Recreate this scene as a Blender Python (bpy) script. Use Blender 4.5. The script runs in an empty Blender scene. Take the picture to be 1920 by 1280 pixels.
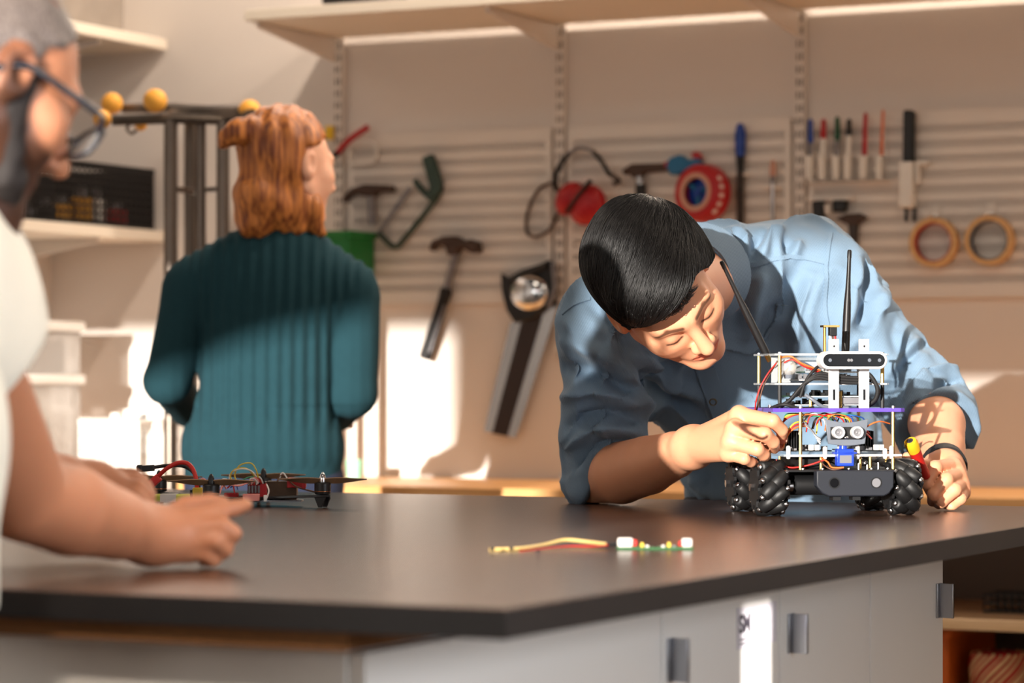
import bpy, bmesh, math, random
import numpy as np
from mathutils import Vector, Matrix
from mathutils.bvhtree import BVHTree
random.seed(7); np.random.seed(7)
scene = bpy.context.scene
COL = scene.collection

# ---------------------------------------------------------------- camera
# room axes: x along the back wall, y towards the back wall, z up
TH = math.radians(26.5)
CT, ST = math.cos(TH), math.sin(TH)
EYE = Vector((0.0, 0.0, 1.1))
FPX = 100.0 / 36.0 * 1920.0
cam_d = bpy.data.cameras.new('camera'); cam = bpy.data.objects.new('camera', cam_d); COL.objects.link(cam)
cam.location = EYE; cam.rotation_euler = (math.pi / 2, 0, TH)
cam_d.lens = 100.0; cam_d.sensor_width = 36.0; cam_d.shift_y = 75.0 / 1920.0
cam_d.clip_start = 0.05; cam_d.clip_end = 60
cam_d.dof.use_dof = True; cam_d.dof.focus_distance = 4.32; cam_d.dof.aperture_fstop = 4.2
scene.camera = cam

# ---------------------------------------------------------------- light
w = bpy.data.worlds.new('world'); scene.world = w; w.use_nodes = True
w.node_tree.nodes['Background'].inputs[0].default_value = (1.0, 0.92, 0.87, 1)
w.node_tree.nodes['Background'].inputs[1].default_value = 0.05

def lamp(name, kind, loc, target, power, color, **kw):
    d = bpy.data.lights.new(name, kind); o = bpy.data.objects.new(name, d); COL.objects.link(o)
    o.location = loc
    dv = Vector(target) - Vector(loc)
    o.rotation_euler = dv.to_track_quat('-Z', 'Y').to_euler()
    d.energy = power; d.color = color
    for k, v in kw.items(): setattr(d, k, v)
    return o
SUN_SLOPE = 0.12
lamp('sun', 'SUN', (-2, -6, 2.5), (-2.08, -5, 2.5 - SUN_SLOPE), 10.0, (1.0, 0.93, 0.84), angle=math.radians(0.55))
# added spot, cut by a slit in the right wall into a thin strip
lamp('strip_spot', 'SPOT', (9.0, 3.26, 3.09), (-1.29, 3.26, 0.83), 16000.0, (1.0, 0.95, 0.9), spot_size=math.radians(3.5), shadow_soft_size=0.03)
WARM = (1.0, 0.825, 0.67)
# ceiling wall-washers in front of the back wall
for lx in (-3.0, -1.6, -0.2):
    lamp('wall_washer_light', 'SPOT', (lx, 5.72, 3.32), (lx - 0.3, 6.65, 1.9), 118.0, WARM, spot_size=math.radians(150), spot_blend=0.6, shadow_soft_size=0.05)
# added fill lamps, unseen, above the bench and the aisle
for lx, ly, pw in ((-0.6, 4.2, 16.0), (-3.2, 3.4, 12.0), (-0.5, 1.6, 14.0)):
    lamp('ceiling_fill', 'AREA', (lx, ly, 3.3), (lx, ly, 0), pw, (1.0, 0.82, 0.64), shape='DISK', size=0.7)
# added spot that brightens the cabinet front and near bench end
lamp('bench_fill_spot', 'SPOT', (-0.75, 0.3, 3.0), (-1.45, 2.25, 0.7), 200.0, (1.0, 0.86, 0.72), spot_size=math.radians(42), spot_blend=0.8, shadow_soft_size=0.12)
# sky light of the two high windows in the rear wall
for wx, ww, pw in ((-3.4, 2.2, 32.0), (-0.93, 0.8, 11.0)):
    lamp('rear_window_daylight', 'AREA', (wx, -2.88, 1.92), (wx, 3.0, 0.95), pw, (1.0, 0.94, 0.87), shape='RECTANGLE', size=ww, size_y=0.65)
# added cool fill from the right for the cabinet doors and left man
lamp('side_fill', 'AREA', (1.57, 2.0, 1.35), (0.0, 2.0, 1.20), 17.0, (0.88, 0.93, 1.0), shape='RECTANGLE', size=1.1, size_y=1.0, spread=math.radians(85))
scene.view_settings.view_transform = 'Standard'
scene.view_settings.look = 'None'
scene.view_settings.gamma = 1.0
scene.view_settings.use_curve_mapping = False
scene.view_settings.exposure = 0.0

# ---------------------------------------------------------------- coordinates
def cr(X, Y, Z):                      # right / depth / height above the eye  ->  room
    return Vector((X * CT - Y * ST, X * ST + Y * CT, EYE.z + Z))
def px(x, y, Y):
    return cr((x - 960) / FPX * Y, Y, (715 - y) / FPX * Y)
RIGHT = Vector((CT, ST, 0)); AWAY = Vector((-ST, CT, 0)); UP = Vector((0, 0, 1))
WALL_Y = 6.65; TOP = 0.90; CORNER = Vector((-1.12, 2.233)); FAR_Y = 4.45
def ydepth(x, n):                     # depth of the plane y = n along the column x
    return n / (CT + (x - 960) / FPX * ST)
def wp(x, y, d=0.0):
    return px(x, y, ydepth(x, WALL_Y - d))
def xdepth(x, u):
    return u / ((x - 960) / FPX * CT - ST)
def tp(x, y, h=0.0):                  # on the bench top (h above it)
    return px(x, y, (EYE.z - TOP - h) * FPX / (y - 715))

# ---------------------------------------------------------------- materials
def lin(c):
    return tuple(((v / 255) / 12.92 if v / 255 <= 0.04045 else ((v / 255 + 0.055) / 1.055) ** 2.4) for v in c)
MATS = {}
def mat(name, rgb, rough=0.5, metal=0.0, noise=0.0, nscale=40.0, bump=0.0, bscale=200.0, sss=0.0, coat=0.0, trans=0.0, ior=1.45,
        emit=0.0, alpha=1.0, aniso=None, spec=None, sheen=0.0):
    m = bpy.data.materials.new(name); m.use_nodes = True; MATS[name] = m
    nt = m.node_tree; b = nt.nodes['Principled BSDF']
    c = lin(rgb)
    b.inputs['Base Color'].default_value = (*c, 1)
    b.inputs['Roughness'].default_value = rough; b.inputs['Metallic'].default_value = metal
    b.inputs['IOR'].default_value = ior
    if spec is not None: b.inputs['Specular IOR Level'].default_value = spec
    if coat: b.inputs['Coat Weight'].default_value = coat; b.inputs['Coat Roughness'].default_value = 0.15
    if sheen: b.inputs['Sheen Weight'].default_value = sheen
    if trans: b.inputs['Transmission Weight'].default_value = trans
    if alpha < 1: b.inputs['Alpha'].default_value = alpha
    if sss:
        b.inputs['Subsurface Weight'].default_value = sss
        b.inputs['Subsurface Radius'].default_value = (1.0, 0.35, 0.2); b.inputs['Subsurface Scale'].default_value = 0.006
    if emit:
        b.inputs['Emission Color'].default_value = (*c, 1); b.inputs['Emission Strength'].default_value = emit
    tc = nt.nodes.new('ShaderNodeTexCoord')
    if noise:
        n = nt.nodes.new('ShaderNodeTexNoise'); n.inputs['Scale'].default_value = nscale; n.inputs['Detail'].default_value = 4
        nt.links.new(tc.outputs['Object'], n.inputs['Vector'])
        r = nt.nodes.new('ShaderNodeMapRange'); r.inputs['To Min'].default_value = 1 - noise; r.inputs['To Max'].default_value = 1 + noise
        nt.links.new(n.outputs['Fac'], r.inputs['Value'])
        x = nt.nodes.new('ShaderNodeMix'); x.data_type = 'RGBA'; x.blend_type = 'MULTIPLY'; x.inputs['Factor'].default_value = 1
        x.inputs['A'].default_value = (*c, 1); nt.links.new(r.outputs['Result'], x.inputs['B'])
        nt.links.new(x.outputs['Result'], b.inputs['Base Color'])
    if bump:
        n = nt.nodes.new('ShaderNodeTexNoise'); n.inputs['Scale'].default_value = bscale; n.inputs['Detail'].default_value = 5
        nt.links.new(tc.outputs['Object'], n.inputs['Vector'])
        bp = nt.nodes.new('ShaderNodeBump'); bp.inputs['Strength'].default_value = bump; bp.inputs['Distance'].default_value = 0.002
        nt.links.new(n.outputs['Fac'], bp.inputs['Height']); nt.links.new(bp.outputs['Normal'], b.inputs['Normal'])
    return m
def vcol(m, strength=1.0):            # multiply the vertex colours of the mesh (pigment: lips, brows, beard) into the base colour
    nt = m.node_tree; b = nt.nodes['Principled BSDF']
    a = nt.nodes.new('ShaderNodeVertexColor'); a.layer_name = 'Col'
    x = nt.nodes.new('ShaderNodeMix'); x.data_type = 'RGBA'; x.blend_type = 'MULTIPLY'; x.inputs['Factor'].default_value = strength
    s = b.inputs['Base Color']
    if s.is_linked: nt.links.new(s.links[0].from_socket, x.inputs['A'])
    else: x.inputs['A'].default_value = s.default_value
    nt.links.new(a.outputs['Color'], x.inputs['B']); nt.links.new(x.outputs['Result'], s)
    return m

# ---------------------------------------------------------------- mesh building
def frame(o, x, y, z):
    m = Matrix.Identity(4)
    for i, a in enumerate((x, y, z)):
        for j in range(3): m[j][i] = a[j]
    for j in range(3): m[j][3] = o[j]
    return m
def basis(d, hint=None):              # right-handed frame with z along d
    z = Vector(d).normalized(); h = Vector(hint) if hint else Vector((0, 0, 1))
    if abs(z.dot(h.normalized())) > 0.98: h = Vector((1, 0, 0)) if abs(z.x) < 0.9 else Vector((0, 1, 0))
    x = h.cross(z).normalized(); y = z.cross(x)
    return x, y, z
def cat(pts, n=6, closed=False):      # Catmull-Rom through the points
    P = [Vector(p) for p in pts]
    if len(P) < 3 and not closed: return [P[0].lerp(P[1], i / n) for i in range(n + 1)]
    out = []; L = len(P)
    rng = range(L) if closed else range(L - 1)
    for i in rng:
        if closed: a, b, c, d = P[(i - 1) % L], P[i], P[(i + 1) % L], P[(i + 2) % L]
        else: a, b, c, d = P[max(i - 1, 0)], P[i], P[i + 1], P[min(i + 2, L - 1)]
        for k in range(n):
            t = k / n
            out.append(0.5 * ((2 * b) + (c - a) * t + (2 * a - 5 * b + 4 * c - d) * t * t + (3 * b - a - 3 * c + d) * t ** 3))
    if not closed: out.append(P[-1])
    return out
ORG = {}
class MB:
    def __init__(s, M=None): s.v = []; s.f = []; s.mi = []; s.M = M
    def add(s, vs, fs, mi=0):
        k = len(s.v)
        for p in vs:
            p = Vector(p); s.v.append(s.M @ p if s.M else p)
        for f in fs: s.f.append([i + k for i in f]); s.mi.append(mi)
        return s
    def box(s, c, d, R=None, mi=0):
        c = Vector(c); hx, hy, hz = d[0] / 2, d[1] / 2, d[2] / 2
        vs = [Vector((x, y, z)) for x in (-hx, hx) for y in (-hy, hy) for z in (-hz, hz)]
        if R is not None: vs = [R @ v for v in vs]
        s.add([c + v for v in vs], [(0, 1, 3, 2), (4, 6, 7, 5), (0, 4, 5, 1), (2, 3, 7, 6), (0, 2, 6, 4), (1, 5, 7, 3)], mi); return s
    def span(s, a, b, mi=0):
        a = Vector(a); b = Vector(b); return s.box((a + b) / 2, [abs(b[i] - a[i]) for i in range(3)], None, mi)
    def rings(s, R, closed=False, cap=True, mi=0):
        n = len(R[0]); vs = [p for r in R for p in r]; fs = []; L = len(R)
        for i in range(L if closed else L - 1):
            a = i * n; b = ((i + 1) % L) * n
            for j in range(n): fs.append((a + j, a + (j + 1) % n, b + (j + 1) % n, b + j))
        if cap and not closed: fs.append(tuple(range(n))[::-1]); fs.append(tuple((L - 1) * n + j for j in range(n)))
        s.add(vs, fs, mi); return s
    def tube(s, pts, r, seg=8, closed=False, flat=1.0, hint=None, mi=0):
        P = [Vector(p) for p in pts]; L = len(P); R = []; up = None
        rr = r if hasattr(r, '__len__') else [r] * L
        for i in range(L):
            if closed: t = P[(i + 1) % L] - P[(i - 1) % L]
            else: t = P[min(i + 1, L - 1)] - P[max(i - 1, 0)]
            if t.length < 1e-9: t = Vector((0, 0, 1))
            t.normalize()
            if up is None or hint is not None: x, y, _ = basis(t, hint)
            else:
                x = up - t * up.dot(t); x = x.normalized() if x.length > 1e-6 else basis(t)[0]; y = t.cross(x)
            up = x; q = rr[min(i, len(rr) - 1)] if len(rr) == L else rr[0] + (rr[-1] - rr[0]) * i / max(L - 1, 1)
            R.append([P[i] + x * (math.cos(2 * math.pi * j / seg) * q) + y * (math.sin(2 * math.pi * j / seg) * q * flat) for j in range(seg)])
        return s.rings(R, closed, True, mi)
    def cyl(s, a, b, r0, r1=None, seg=16, mi=0):
        return s.tube([a, b], [r0, r0 if r1 is None else r1], seg, mi=mi)
    def lathe(s, o, d, prof, seg=20, hint=None, mi=0):      # prof: (distance along d, radius)
        x, y, z = basis(d, hint); o = Vector(o)
        R = [[o + z * h + (x * math.cos(2 * math.pi * j / seg) + y * math.sin(2 * math.pi * j / seg)) * max(r, 1e-5) for j in range(seg)] for h, r in prof]
        return s.rings(R, mi=mi)
    def ring(s, o, d, ro, ri, th, seg=32, hint=None, mi=0):
        x, y, z = basis(d, hint); o = Vector(o); R = []
        for j in range(seg):
            e = x * math.cos(2 * math.pi * j / seg) + y * math.sin(2 * math.pi * j / seg)
            R.append([o + e * ri, o + e * ro, o + e * ro + z * th, o + e * ri + z * th])
        return s.rings(R, closed=True, mi=mi)
    def ball(s, c, r, seg=16, rg=10, M3=None, mi=0):
        c = Vector(c); rx, ry, rz = r if hasattr(r, '__len__') else (r, r, r); R = []
        for i in range(rg + 1):
            t = math.pi * i / rg; q = []
            for j in range(seg):
                a = 2 * math.pi * j / seg
                v = Vector((rx * max(math.sin(t), 1e-3) * math.cos(a), ry * max(math.sin(t), 1e-3) * math.sin(a), -rz * math.cos(t)))
                q.append(c + (M3 @ v if M3 is not None else v))
            R.append(q)
        return s.rings(R, mi=mi)
    def prism(s, outline, ext, mi=0):                        # polygon (3D points in a plane) extruded by the vector ext
        P = [Vector(p) for p in outline]; e = Vector(ext); n = len(P)
        nrm = Vector((0, 0, 0))
        for i in range(n): nrm += P[i].cross(P[(i + 1) % n])
        if nrm.dot(e) > 0: P = P[::-1]
        vs = P + [p + e for p in P]
        fs = [tuple(range(n)), tuple(range(2 * n - 1, n - 1, -1))] + [(i, i + n, (i + 1) % n + n, (i + 1) % n) for i in range(n)]
        s.add(vs, fs, mi); return s
    def build(s, name, m, parent=None, bevel=0.0, smooth=35, seg=2, org=None):
        if org is None: org = ORG.get(parent.name) if parent else None
        if org is None:
            xs = np.array([tuple(v) for v in s.v]); lo, hi = xs.min(0), xs.max(0)
            org = Vector(((lo[0] + hi[0]) / 2, (lo[1] + hi[1]) / 2, lo[2]))
        me = bpy.data.meshes.new(name)
        me.from_pydata([tuple(v - org) for v in s.v], [], s.f)
        ms = m if isinstance(m, (list, tuple)) else [m]
        for q in ms: me.materials.append(MATS[q] if isinstance(q, str) else q)
        if len(ms) > 1: me.polygons.foreach_set('material_index', s.mi)
        if smooth:
            me.polygons.foreach_set('use_smooth', [True] * len(me.polygons))
            if smooth < 180: me.set_sharp_from_angle(angle=math.radians(smooth))
        me.update()
        o = bpy.data.objects.new(name, me); COL.objects.link(o)
        if parent: o.parent = parent
        else: o.location = org
        ORG[o.name] = org
        if bevel:
            b = o.modifiers.new('bevel', 'BEVEL'); b.width = bevel; b.segments = seg; b.limit_method = 'ANGLE'; b.angle_limit = math.radians(40)
        return o
def tag(o, label=None, cat=None, group=None, kind=None):
    if label: o['label'] = label
    if cat: o['category'] = cat
    if group: o['group'] = group
    if kind: o['kind'] = kind
    return o
def thing(name, label, cat, loc, group=None):
    o = bpy.data.objects.new(name, None); COL.objects.link(o); o.location = Vector(loc); o.empty_display_size = 0.05
    ORG[o.name] = Vector(loc)
    return tag(o, label, cat, group)
def struct(o): o['kind'] = 'structure'; return o
def copy_tree(o, delta, parent=None):
    c = o.copy(); COL.objects.link(c); c.parent = parent
    if parent is None: c.location = o.location + Vector(delta)
    ORG[c.name] = ORG[o.name] + Vector(delta)
    for ch in o.children: copy_tree(ch, delta, c)
    return c
# ================================================================ the room
def plaster(name, rgb):
    return mat(name, rgb, 0.85, noise=0.03, nscale=3.0, bump=0.12, bscale=120)
plaster('wall_paint', (226, 218, 211)); mat('floor_paint', (120, 112, 104), 0.5, noise=0.12, nscale=6)
mat('white_lacquer', (232, 228, 222), 0.4, bump=0.02); mat('white_steel', (228, 220, 212), 0.42)
mat('shelf_white', (236, 226, 210), 0.5)
def wood(name, c1, c2, scale=3.0, rough=0.45):
    m = mat(name, c1, rough); nt = m.node_tree; b = nt.nodes['Principled BSDF']
    tc = nt.nodes.new('ShaderNodeTexCoord'); mp = nt.nodes.new('ShaderNodeMapping'); mp.inputs['Scale'].default_value = (scale, scale * 14, scale * 14)
    n = nt.nodes.new('ShaderNodeTexNoise'); n.inputs['Scale'].default_value = 1.6; n.inputs['Detail'].default_value = 6; n.inputs['Distortion'].default_value = 0.6
    r = nt.nodes.new('ShaderNodeValToRGB'); r.color_ramp.elements[0].position = 0.35; r.color_ramp.elements[1].position = 0.7
    r.color_ramp.elements[0].color = (*lin(c1), 1); r.color_ramp.elements[1].color = (*lin(c2), 1)
    nt.links.new(tc.outputs['Object'], mp.inputs['Vector']); nt.links.new(mp.outputs['Vector'], n.inputs['Vector'])
    nt.links.new(n.outputs['Fac'], r.inputs['Fac']); nt.links.new(r.outputs['Color'], b.inputs['Base Color'])
    bp = nt.nodes.new('ShaderNodeBump'); bp.inputs['Strength'].default_value = 0.08; bp.inputs['Distance'].default_value = 0.001
    nt.links.new(n.outputs['Fac'], bp.inputs['Height']); nt.links.new(bp.outputs['Normal'], b.inputs['Normal'])
    return m
wood('counter_wood', (196, 140, 84), (222, 170, 112)); wood('ply_wood', (214, 178, 136), (232, 200, 160))
wood('bench_laminate', (62, 43, 34), (88, 62, 48), 1.6, 0.27)
mat('bench_edge', (33, 31, 32), 0.5, noise=0.1, nscale=60); mat('chipboard', (128, 86, 48), 0.8, noise=0.35, nscale=160, bump=0.3)

LEFT_X = -4.78
mb = MB().span((LEFT_X - 0.1, WALL_Y, 0), (1.65, WALL_Y + 0.1, 3.4)); struct(mb.build('wall_back', 'wall_paint', smooth=0))
mb = MB().span((LEFT_X - 0.1, -3.1, 0), (LEFT_X, WALL_Y, 3.4)); struct(mb.build('wall_left', 'wall_paint', smooth=0))
mb = MB().span((LEFT_X - 0.1, -3.1, -0.05), (1.6, WALL_Y + 0.1, 0)); struct(mb.build('floor', 'floor_paint', smooth=0))
# unseen rear wall; its two high windows are shaped to place the sun patches
RY = -3.0
mb = MB()
SILL, LINT = 1.58, 2.255
mb.span((LEFT_X, RY - 0.1, 0), (1.6, RY, SILL)); mb.span((-2.72, RY - 0.1, LINT), (1.6, RY, 3.4)); mb.span((LEFT_X, RY - 0.1, 2.40), (-2.72, RY, 3.4))
mb.span((LEFT_X, RY - 0.1, SILL), (-4.6, RY, 2.40)); mb.span((-2.2, RY - 0.1, SILL), (-1.36, RY, LINT)); mb.span((-0.5, RY - 0.1, SILL), (1.6, RY, LINT))
mb.prism([(-2.72, RY - 0.1, LINT), (-2.2, RY - 0.1, LINT), (-2.72, RY - 0.1, 2.06)], (0, 0.1, 0))  # wedge added to slant the edge of shade on the woman
struct(mb.build('wall_rear', 'wall_paint', smooth=0))

# right wall; an added slit lets the spot through as a thin door strip
mb = MB()
mb.span((1.6, -3.1, 0), (1.65, 3.227, 3.4)); mb.span((1.6, 3.293, 0), (1.65, WALL_Y, 3.4)); mb.span((1.6, 3.227, 1.47), (1.65, 3.293, 3.4)); mb.span((1.6, 3.227, 0), (1.65, 3.293, 0.7))
struct(mb.build('wall_right', 'wall_paint', smooth=0))
mb = MB()
for a, b in (((1.585, 1.4, 0.80), (1.6, 2.6, 0.85)), ((1.585, 1.4, 1.85), (1.6, 2.6, 1.90)), ((1.585, 1.4, 0.85), (1.6, 1.45, 1.85)), ((1.585, 2.55, 0.85), (1.6, 2.6, 1.85))): mb.span(a, b)
struct(mb.build('side_fill_frame', 'white_lacquer', smooth=0))  # frame added around the side fill; the wall behind it is closed
# ---- wall counter (shelving unit with a wooden top, open below)
CZ = 0.846
ctr = thing('wall_counter', 'long wooden counter with open shelves below along the back wall', 'counter', (-2.2, 6.35, 0))
MB().span((LEFT_X, 6.05, CZ - 0.032), (0.4, WALL_Y, CZ)).build('counter_top', 'counter_wood', ctr, bevel=0.003)
for z in (0.575, 0.415, 0.10):
    MB().span((-2.44, 6.08, z - 0.025), (0.36, WALL_Y - 0.01, z)).build('shelf_board', 'ply_wood', ctr, bevel=0.002)
for x in (-4.70, -3.6, -2.46, -0.9, 0.37):
    MB().span((x - 0.012, 6.08, 0), (x + 0.012, WALL_Y - 0.01, CZ - 0.032)).build('side_panel', 'white_lacquer', ctr, bevel=0.002)
mat('back_panel', (120, 104, 92), 0.7)
MB().span((LEFT_X, WALL_Y - 0.012, 0.02), (0.36, WALL_Y - 0.002, CZ - 0.04)).build('back_panel', 'back_panel', ctr)

# ---- back shelf on slotted standards
RAILS = (-3.83, -3.17, -2.51, -1.85, -1.19)
sh = thing('wall_shelf', 'long white shelf on brackets high on the back wall', 'shelf', (-2.5, WALL_Y, 2.0))
MB().span((-3.85, 6.19, 2.02), (-0.8, 6.622, 2.048)).build('shelf_board', 'shelf_white', sh, bevel=0.002)
for u in RAILS[:4]:
    mb = MB()
    mb.prism([(u - 0.006, 6.61, 2.019), (u - 0.006, 6.61, 1.955), (u - 0.006, 6.22, 2.006), (u - 0.006, 6.22, 2.019)], (0.012, 0, 0))
    mb.build('bracket', 'white_steel', sh, bevel=0.002)
def rail(u, label):
    r = thing('shelf_standard', label, 'wall rail', (u, WALL_Y, 1.15), 'slotted standards on the back wall')
    mb = MB(); W2 = 0.0125; z0, z1, p = 1.16, 2.6, 0.05
    # channel with two columns of real slots
    cols = [-W2, -0.0085, -0.0035, 0.0035, 0.0085, W2]; z = z0
    zs = []
    while z < z1: zs += [z, z + 0.019]; z += 0.032
    for i in range(len(zs) - 1):
        for j in range(5):
            if i % 2 == 0 and j in (1, 3): continue
            a, b = cols[j], cols[j + 1]
            mb.add([(u + a, 6.632, zs[i]), (u + b, 6.632, zs[i]), (u + b, 6.632, zs[i + 1]), (u + a, 6.632, zs[i + 1])], [(0, 1, 2, 3)])
    mb.span((u - W2 - 0.0015, 6.632, z0), (u - W2, WALL_Y - 0.0005, zs[-1])); mb.span((u + W2, 6.632, z0), (u + W2 + 0.0015, WALL_Y - 0.0005, zs[-1]))
    mb.build('channel', 'white_steel', r, smooth=0)
    mat_n = 'slot_dark'
    if mat_n not in MATS: mat(mat_n, (96, 84, 76), 0.9)
    MB().span((u - W2, WALL_Y - 0.0015, z0), (u + W2, WALL_Y - 0.0005, zs[-1])).build('channel_back', mat_n, r, smooth=0)
rail(RAILS[0], 'white slotted wall rail at the left end of the shelf, beside the woman')
rail(RAILS[1], 'white slotted wall rail rising behind the ear defenders')
rail(RAILS[2], 'white slotted wall rail left of the row of pens')
# ---- pegboards with real slots
def pegboard(u0, u1, z0, z1, label):
    pc, pr, sw, shh = 0.0108, 0.0365, 0.0048, 0.021
    nc = int((u1 - u0 - 0.02) / pc); nr = int((z1 - z0 - 0.016) / pr)
    xs = [u0]; m = (u1 - u0 - nc * pc) / 2
    for i in range(nc): c = u0 + m + (i + 0.5) * pc; xs += [c - sw / 2, c + sw / 2]
    xs.append(u1); zs = [z0]; m = (z1 - z0 - nr * pr) / 2
    for i in range(nr): c = z0 + m + (i + 0.5) * pr; zs += [c - shh / 2, c + shh / 2]
    zs.append(z1); nx, nz = len(xs), len(zs)
    Y = WALL_Y - 0.018
    vs = [(x, Y, z) for z in zs for x in xs]; fs = []
    for k in range(nz - 1):
        for i in range(nx - 1):
            if k % 2 == 1 and i % 2 == 1: continue
            a = k * nx + i; fs.append((a, a + 1, a + nx + 1, a + nx))
    mb = MB().add(vs, fs)
    # folded rim
    for a, b in (((u0, Y, z0 - 0.001), (u1, WALL_Y - 0.001, z0)), ((u0, Y, z1), (u1, WALL_Y - 0.001, z1 + 0.001)), ((u0 - 0.001, Y, z0), (u0, WALL_Y - 0.001, z1)), ((u1, Y, z0), (u1 + 0.001, WALL_Y - 0.001, z1))):
        mb.span(a, b)
    return tag(mb.build('pegboard', 'white_steel', smooth=0), label, 'pegboard', 'white slotted pegboards on the back wall')
pegboard(-3.795, -3.195, 1.305, 1.755, 'white slotted pegboard panel holding the hacksaw and two claw hammers')
pegboard(-3.145, -2.535, 1.305, 1.755, 'white slotted pegboard panel holding ear defenders and a red reel')
pegboard(-2.485, -1.875, 1.305, 1.755, 'white slotted pegboard panel holding pens, knife and tape rolls')

# ---- left wall shelves
def side_shelf(z, y0, label):
    s = thing('side_shelf', label, 'shelf', (LEFT_X, 6.0, z - 0.04), 'white shelves on the left wall')
    MB().span((LEFT_X + 0.02, y0, z), (LEFT_X + 0.40, WALL_Y - 0.01, z + 0.03)).build('shelf_board', 'shelf_white', s, bevel=0.002)
    for y in (5.2, 6.35):
        MB().prism([(LEFT_X + 0.016, y, z - 0.001), (LEFT_X + 0.016, y, z - 0.07), (LEFT_X + 0.37, y, z - 0.012), (LEFT_X + 0.37, y, z - 0.001)], (0, 0.012, 0)).build('bracket', 'white_steel', s)
side_shelf(2.02, 4.6, 'white shelf high on the left wall above the head of the man with glasses')
side_shelf(1.487, 4.6, 'white shelf on the left wall carrying the black perforated crates')
for y, lb in ((6.35, 'white slotted rail on the left wall near the corner'), (5.2, 'white slotted rail on the left wall behind the man with glasses')):
    r = thing('shelf_standard', lb, 'wall rail', (LEFT_X, y, 1.0))
    MB().span((LEFT_X + 0.0005, y - 0.006, 1.0), (LEFT_X + 0.016, y + 0.019, 2.6)).build('channel', 'white_steel', r, bevel=0.002)
    mb = MB(); z = 1.03
    while z < 2.55: mb.span((LEFT_X + 0.0158, y - 0.002, z), (LEFT_X + 0.0165, y + 0.003, z + 0.018)); mb.span((LEFT_X + 0.0158, y + 0.010, z), (LEFT_X + 0.0165, y + 0.015, z + 0.018)); z += 0.032
    mb.build('slots', 'slot_dark', r, smooth=0)

# ---- workbench
BX, BY = CORNER; BL = -3.35
be = thing('workbench', 'large workbench with dark brown laminate top and white cabinet base', 'workbench', (-2.2, 3.3, 0))
MB().span((BL, BY, TOP - 0.027), (BX, FAR_Y, TOP)).build('bench_top', ['bench_laminate'], be, bevel=0.0015)
mb = MB()
mb.span((BL, BY - 0.0012, TOP - 0.0265), (BX + 0.0012, BY, TOP - 0.0008)); mb.span((BX, BY, TOP - 0.0265), (BX + 0.0012, FAR_Y, TOP - 0.0008))
mb.build('edge_band', 'bench_edge', be, smooth=0)
MB().span((BL, BY + 0.012, TOP - 0.045), (-1.285, FAR_Y - 0.05, TOP - 0.027)).build('chipboard_underlay', 'chipboard', be)
cx, cy = -1.29, 2.283
MB().span((BL + 0.02, cy, 0.06), (cx - 0.019, 4.0, TOP - 0.045)).build('cabinet_body', 'white_lacquer', be, bevel=0.002)
MB().span((BL + 0.06, cy + 0.05, 0.0), (cx - 0.07, 3.95, 0.06)).build('plinth', 'bench_edge', be)
mat('alu', (176, 178, 184), 0.32, 1.0); mat('steel', (190, 190, 192), 0.25, 1.0)
for n0, n1, hn in ((2.285, 2.968, None), (2.972, 3.338, 2.992), (3.342, 3.678, 3.376), (3.682, 3.998, 3.975)):
    d = MB().span((cx - 0.018, n0, 0.07), (cx, n1, TOP - 0.05)).build('door', 'white_lacquer', be, bevel=0.0015)
    if hn:
        mb = MB(); z0, z1 = 0.757, 0.807
        mb.span((cx, hn - 0.011, z0), (cx + 0.003, hn + 0.011, z1)); mb.span((cx + 0.003, hn - 0.0015, z0), (cx + 0.024, hn + 0.0015, z1)); mb.span((cx + 0.021, hn - 0.005, z0), (cx + 0.024, hn + 0.0015, z1))
        mb.build('handle', 'alu', d, bevel=0.0006)
# printed sticker on the cabinet door
mat('sticker_paper', (214, 208, 214), 0.5); mat('print_ink', (52, 46, 56), 0.6)
st = thing('cabinet_sticker', 'small printed paper sticker on the white cabinet door beside the handle', 'sticker', (cx + 0.0005, 3.26, 0.79))
sy0, sy1 = 3.195, 3.326
MB().span((cx + 0.0003, sy0, 0.776), (cx + 0.0009, sy1, 0.826)).build('paper', 'sticker_paper', st, smooth=0)
def text(body, size, loc, xdir, updir, m, parent, name='lettering', depth=0.0002, bold=0.0):
    cu = bpy.data.curves.new(name, 'FONT'); cu.body = body; cu.size = size; cu.extrude = depth; cu.offset = bold
    tmp = bpy.data.objects.new(name, cu); COL.objects.link(tmp)
    dg = bpy.context.evaluated_depsgraph_get(); me = bpy.data.meshes.new_from_object(tmp.evaluated_get(dg))
    bpy.data.objects.remove(tmp); me.name = name
    x = Vector(xdir).normalized(); y = Vector(updir).normalized(); me.transform(frame(Vector(loc) - (ORG[parent.name] if parent else Vector()), x, y, x.cross(y)))
    me.materials.clear(); me.materials.append(MATS[m]); o = bpy.data.objects.new(name, me); COL.objects.link(o)
    o.parent = parent; ORG[o.name] = ORG[parent.name] if parent else Vector()
    return o
text('SM', 0.030, (cx + 0.0011, sy0 + 0.006, 0.796), (0, 1, 0), (0, 0, 1), 'print_ink', st, bold=0.0012)
for z in (0.786, 0.781):
    MB().span((cx + 0.0009, sy0 + 0.008, z), (cx + 0.0011, sy0 + 0.05, z + 0.0022)).build('small_print', 'print_ink', st, smooth=0)
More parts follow.
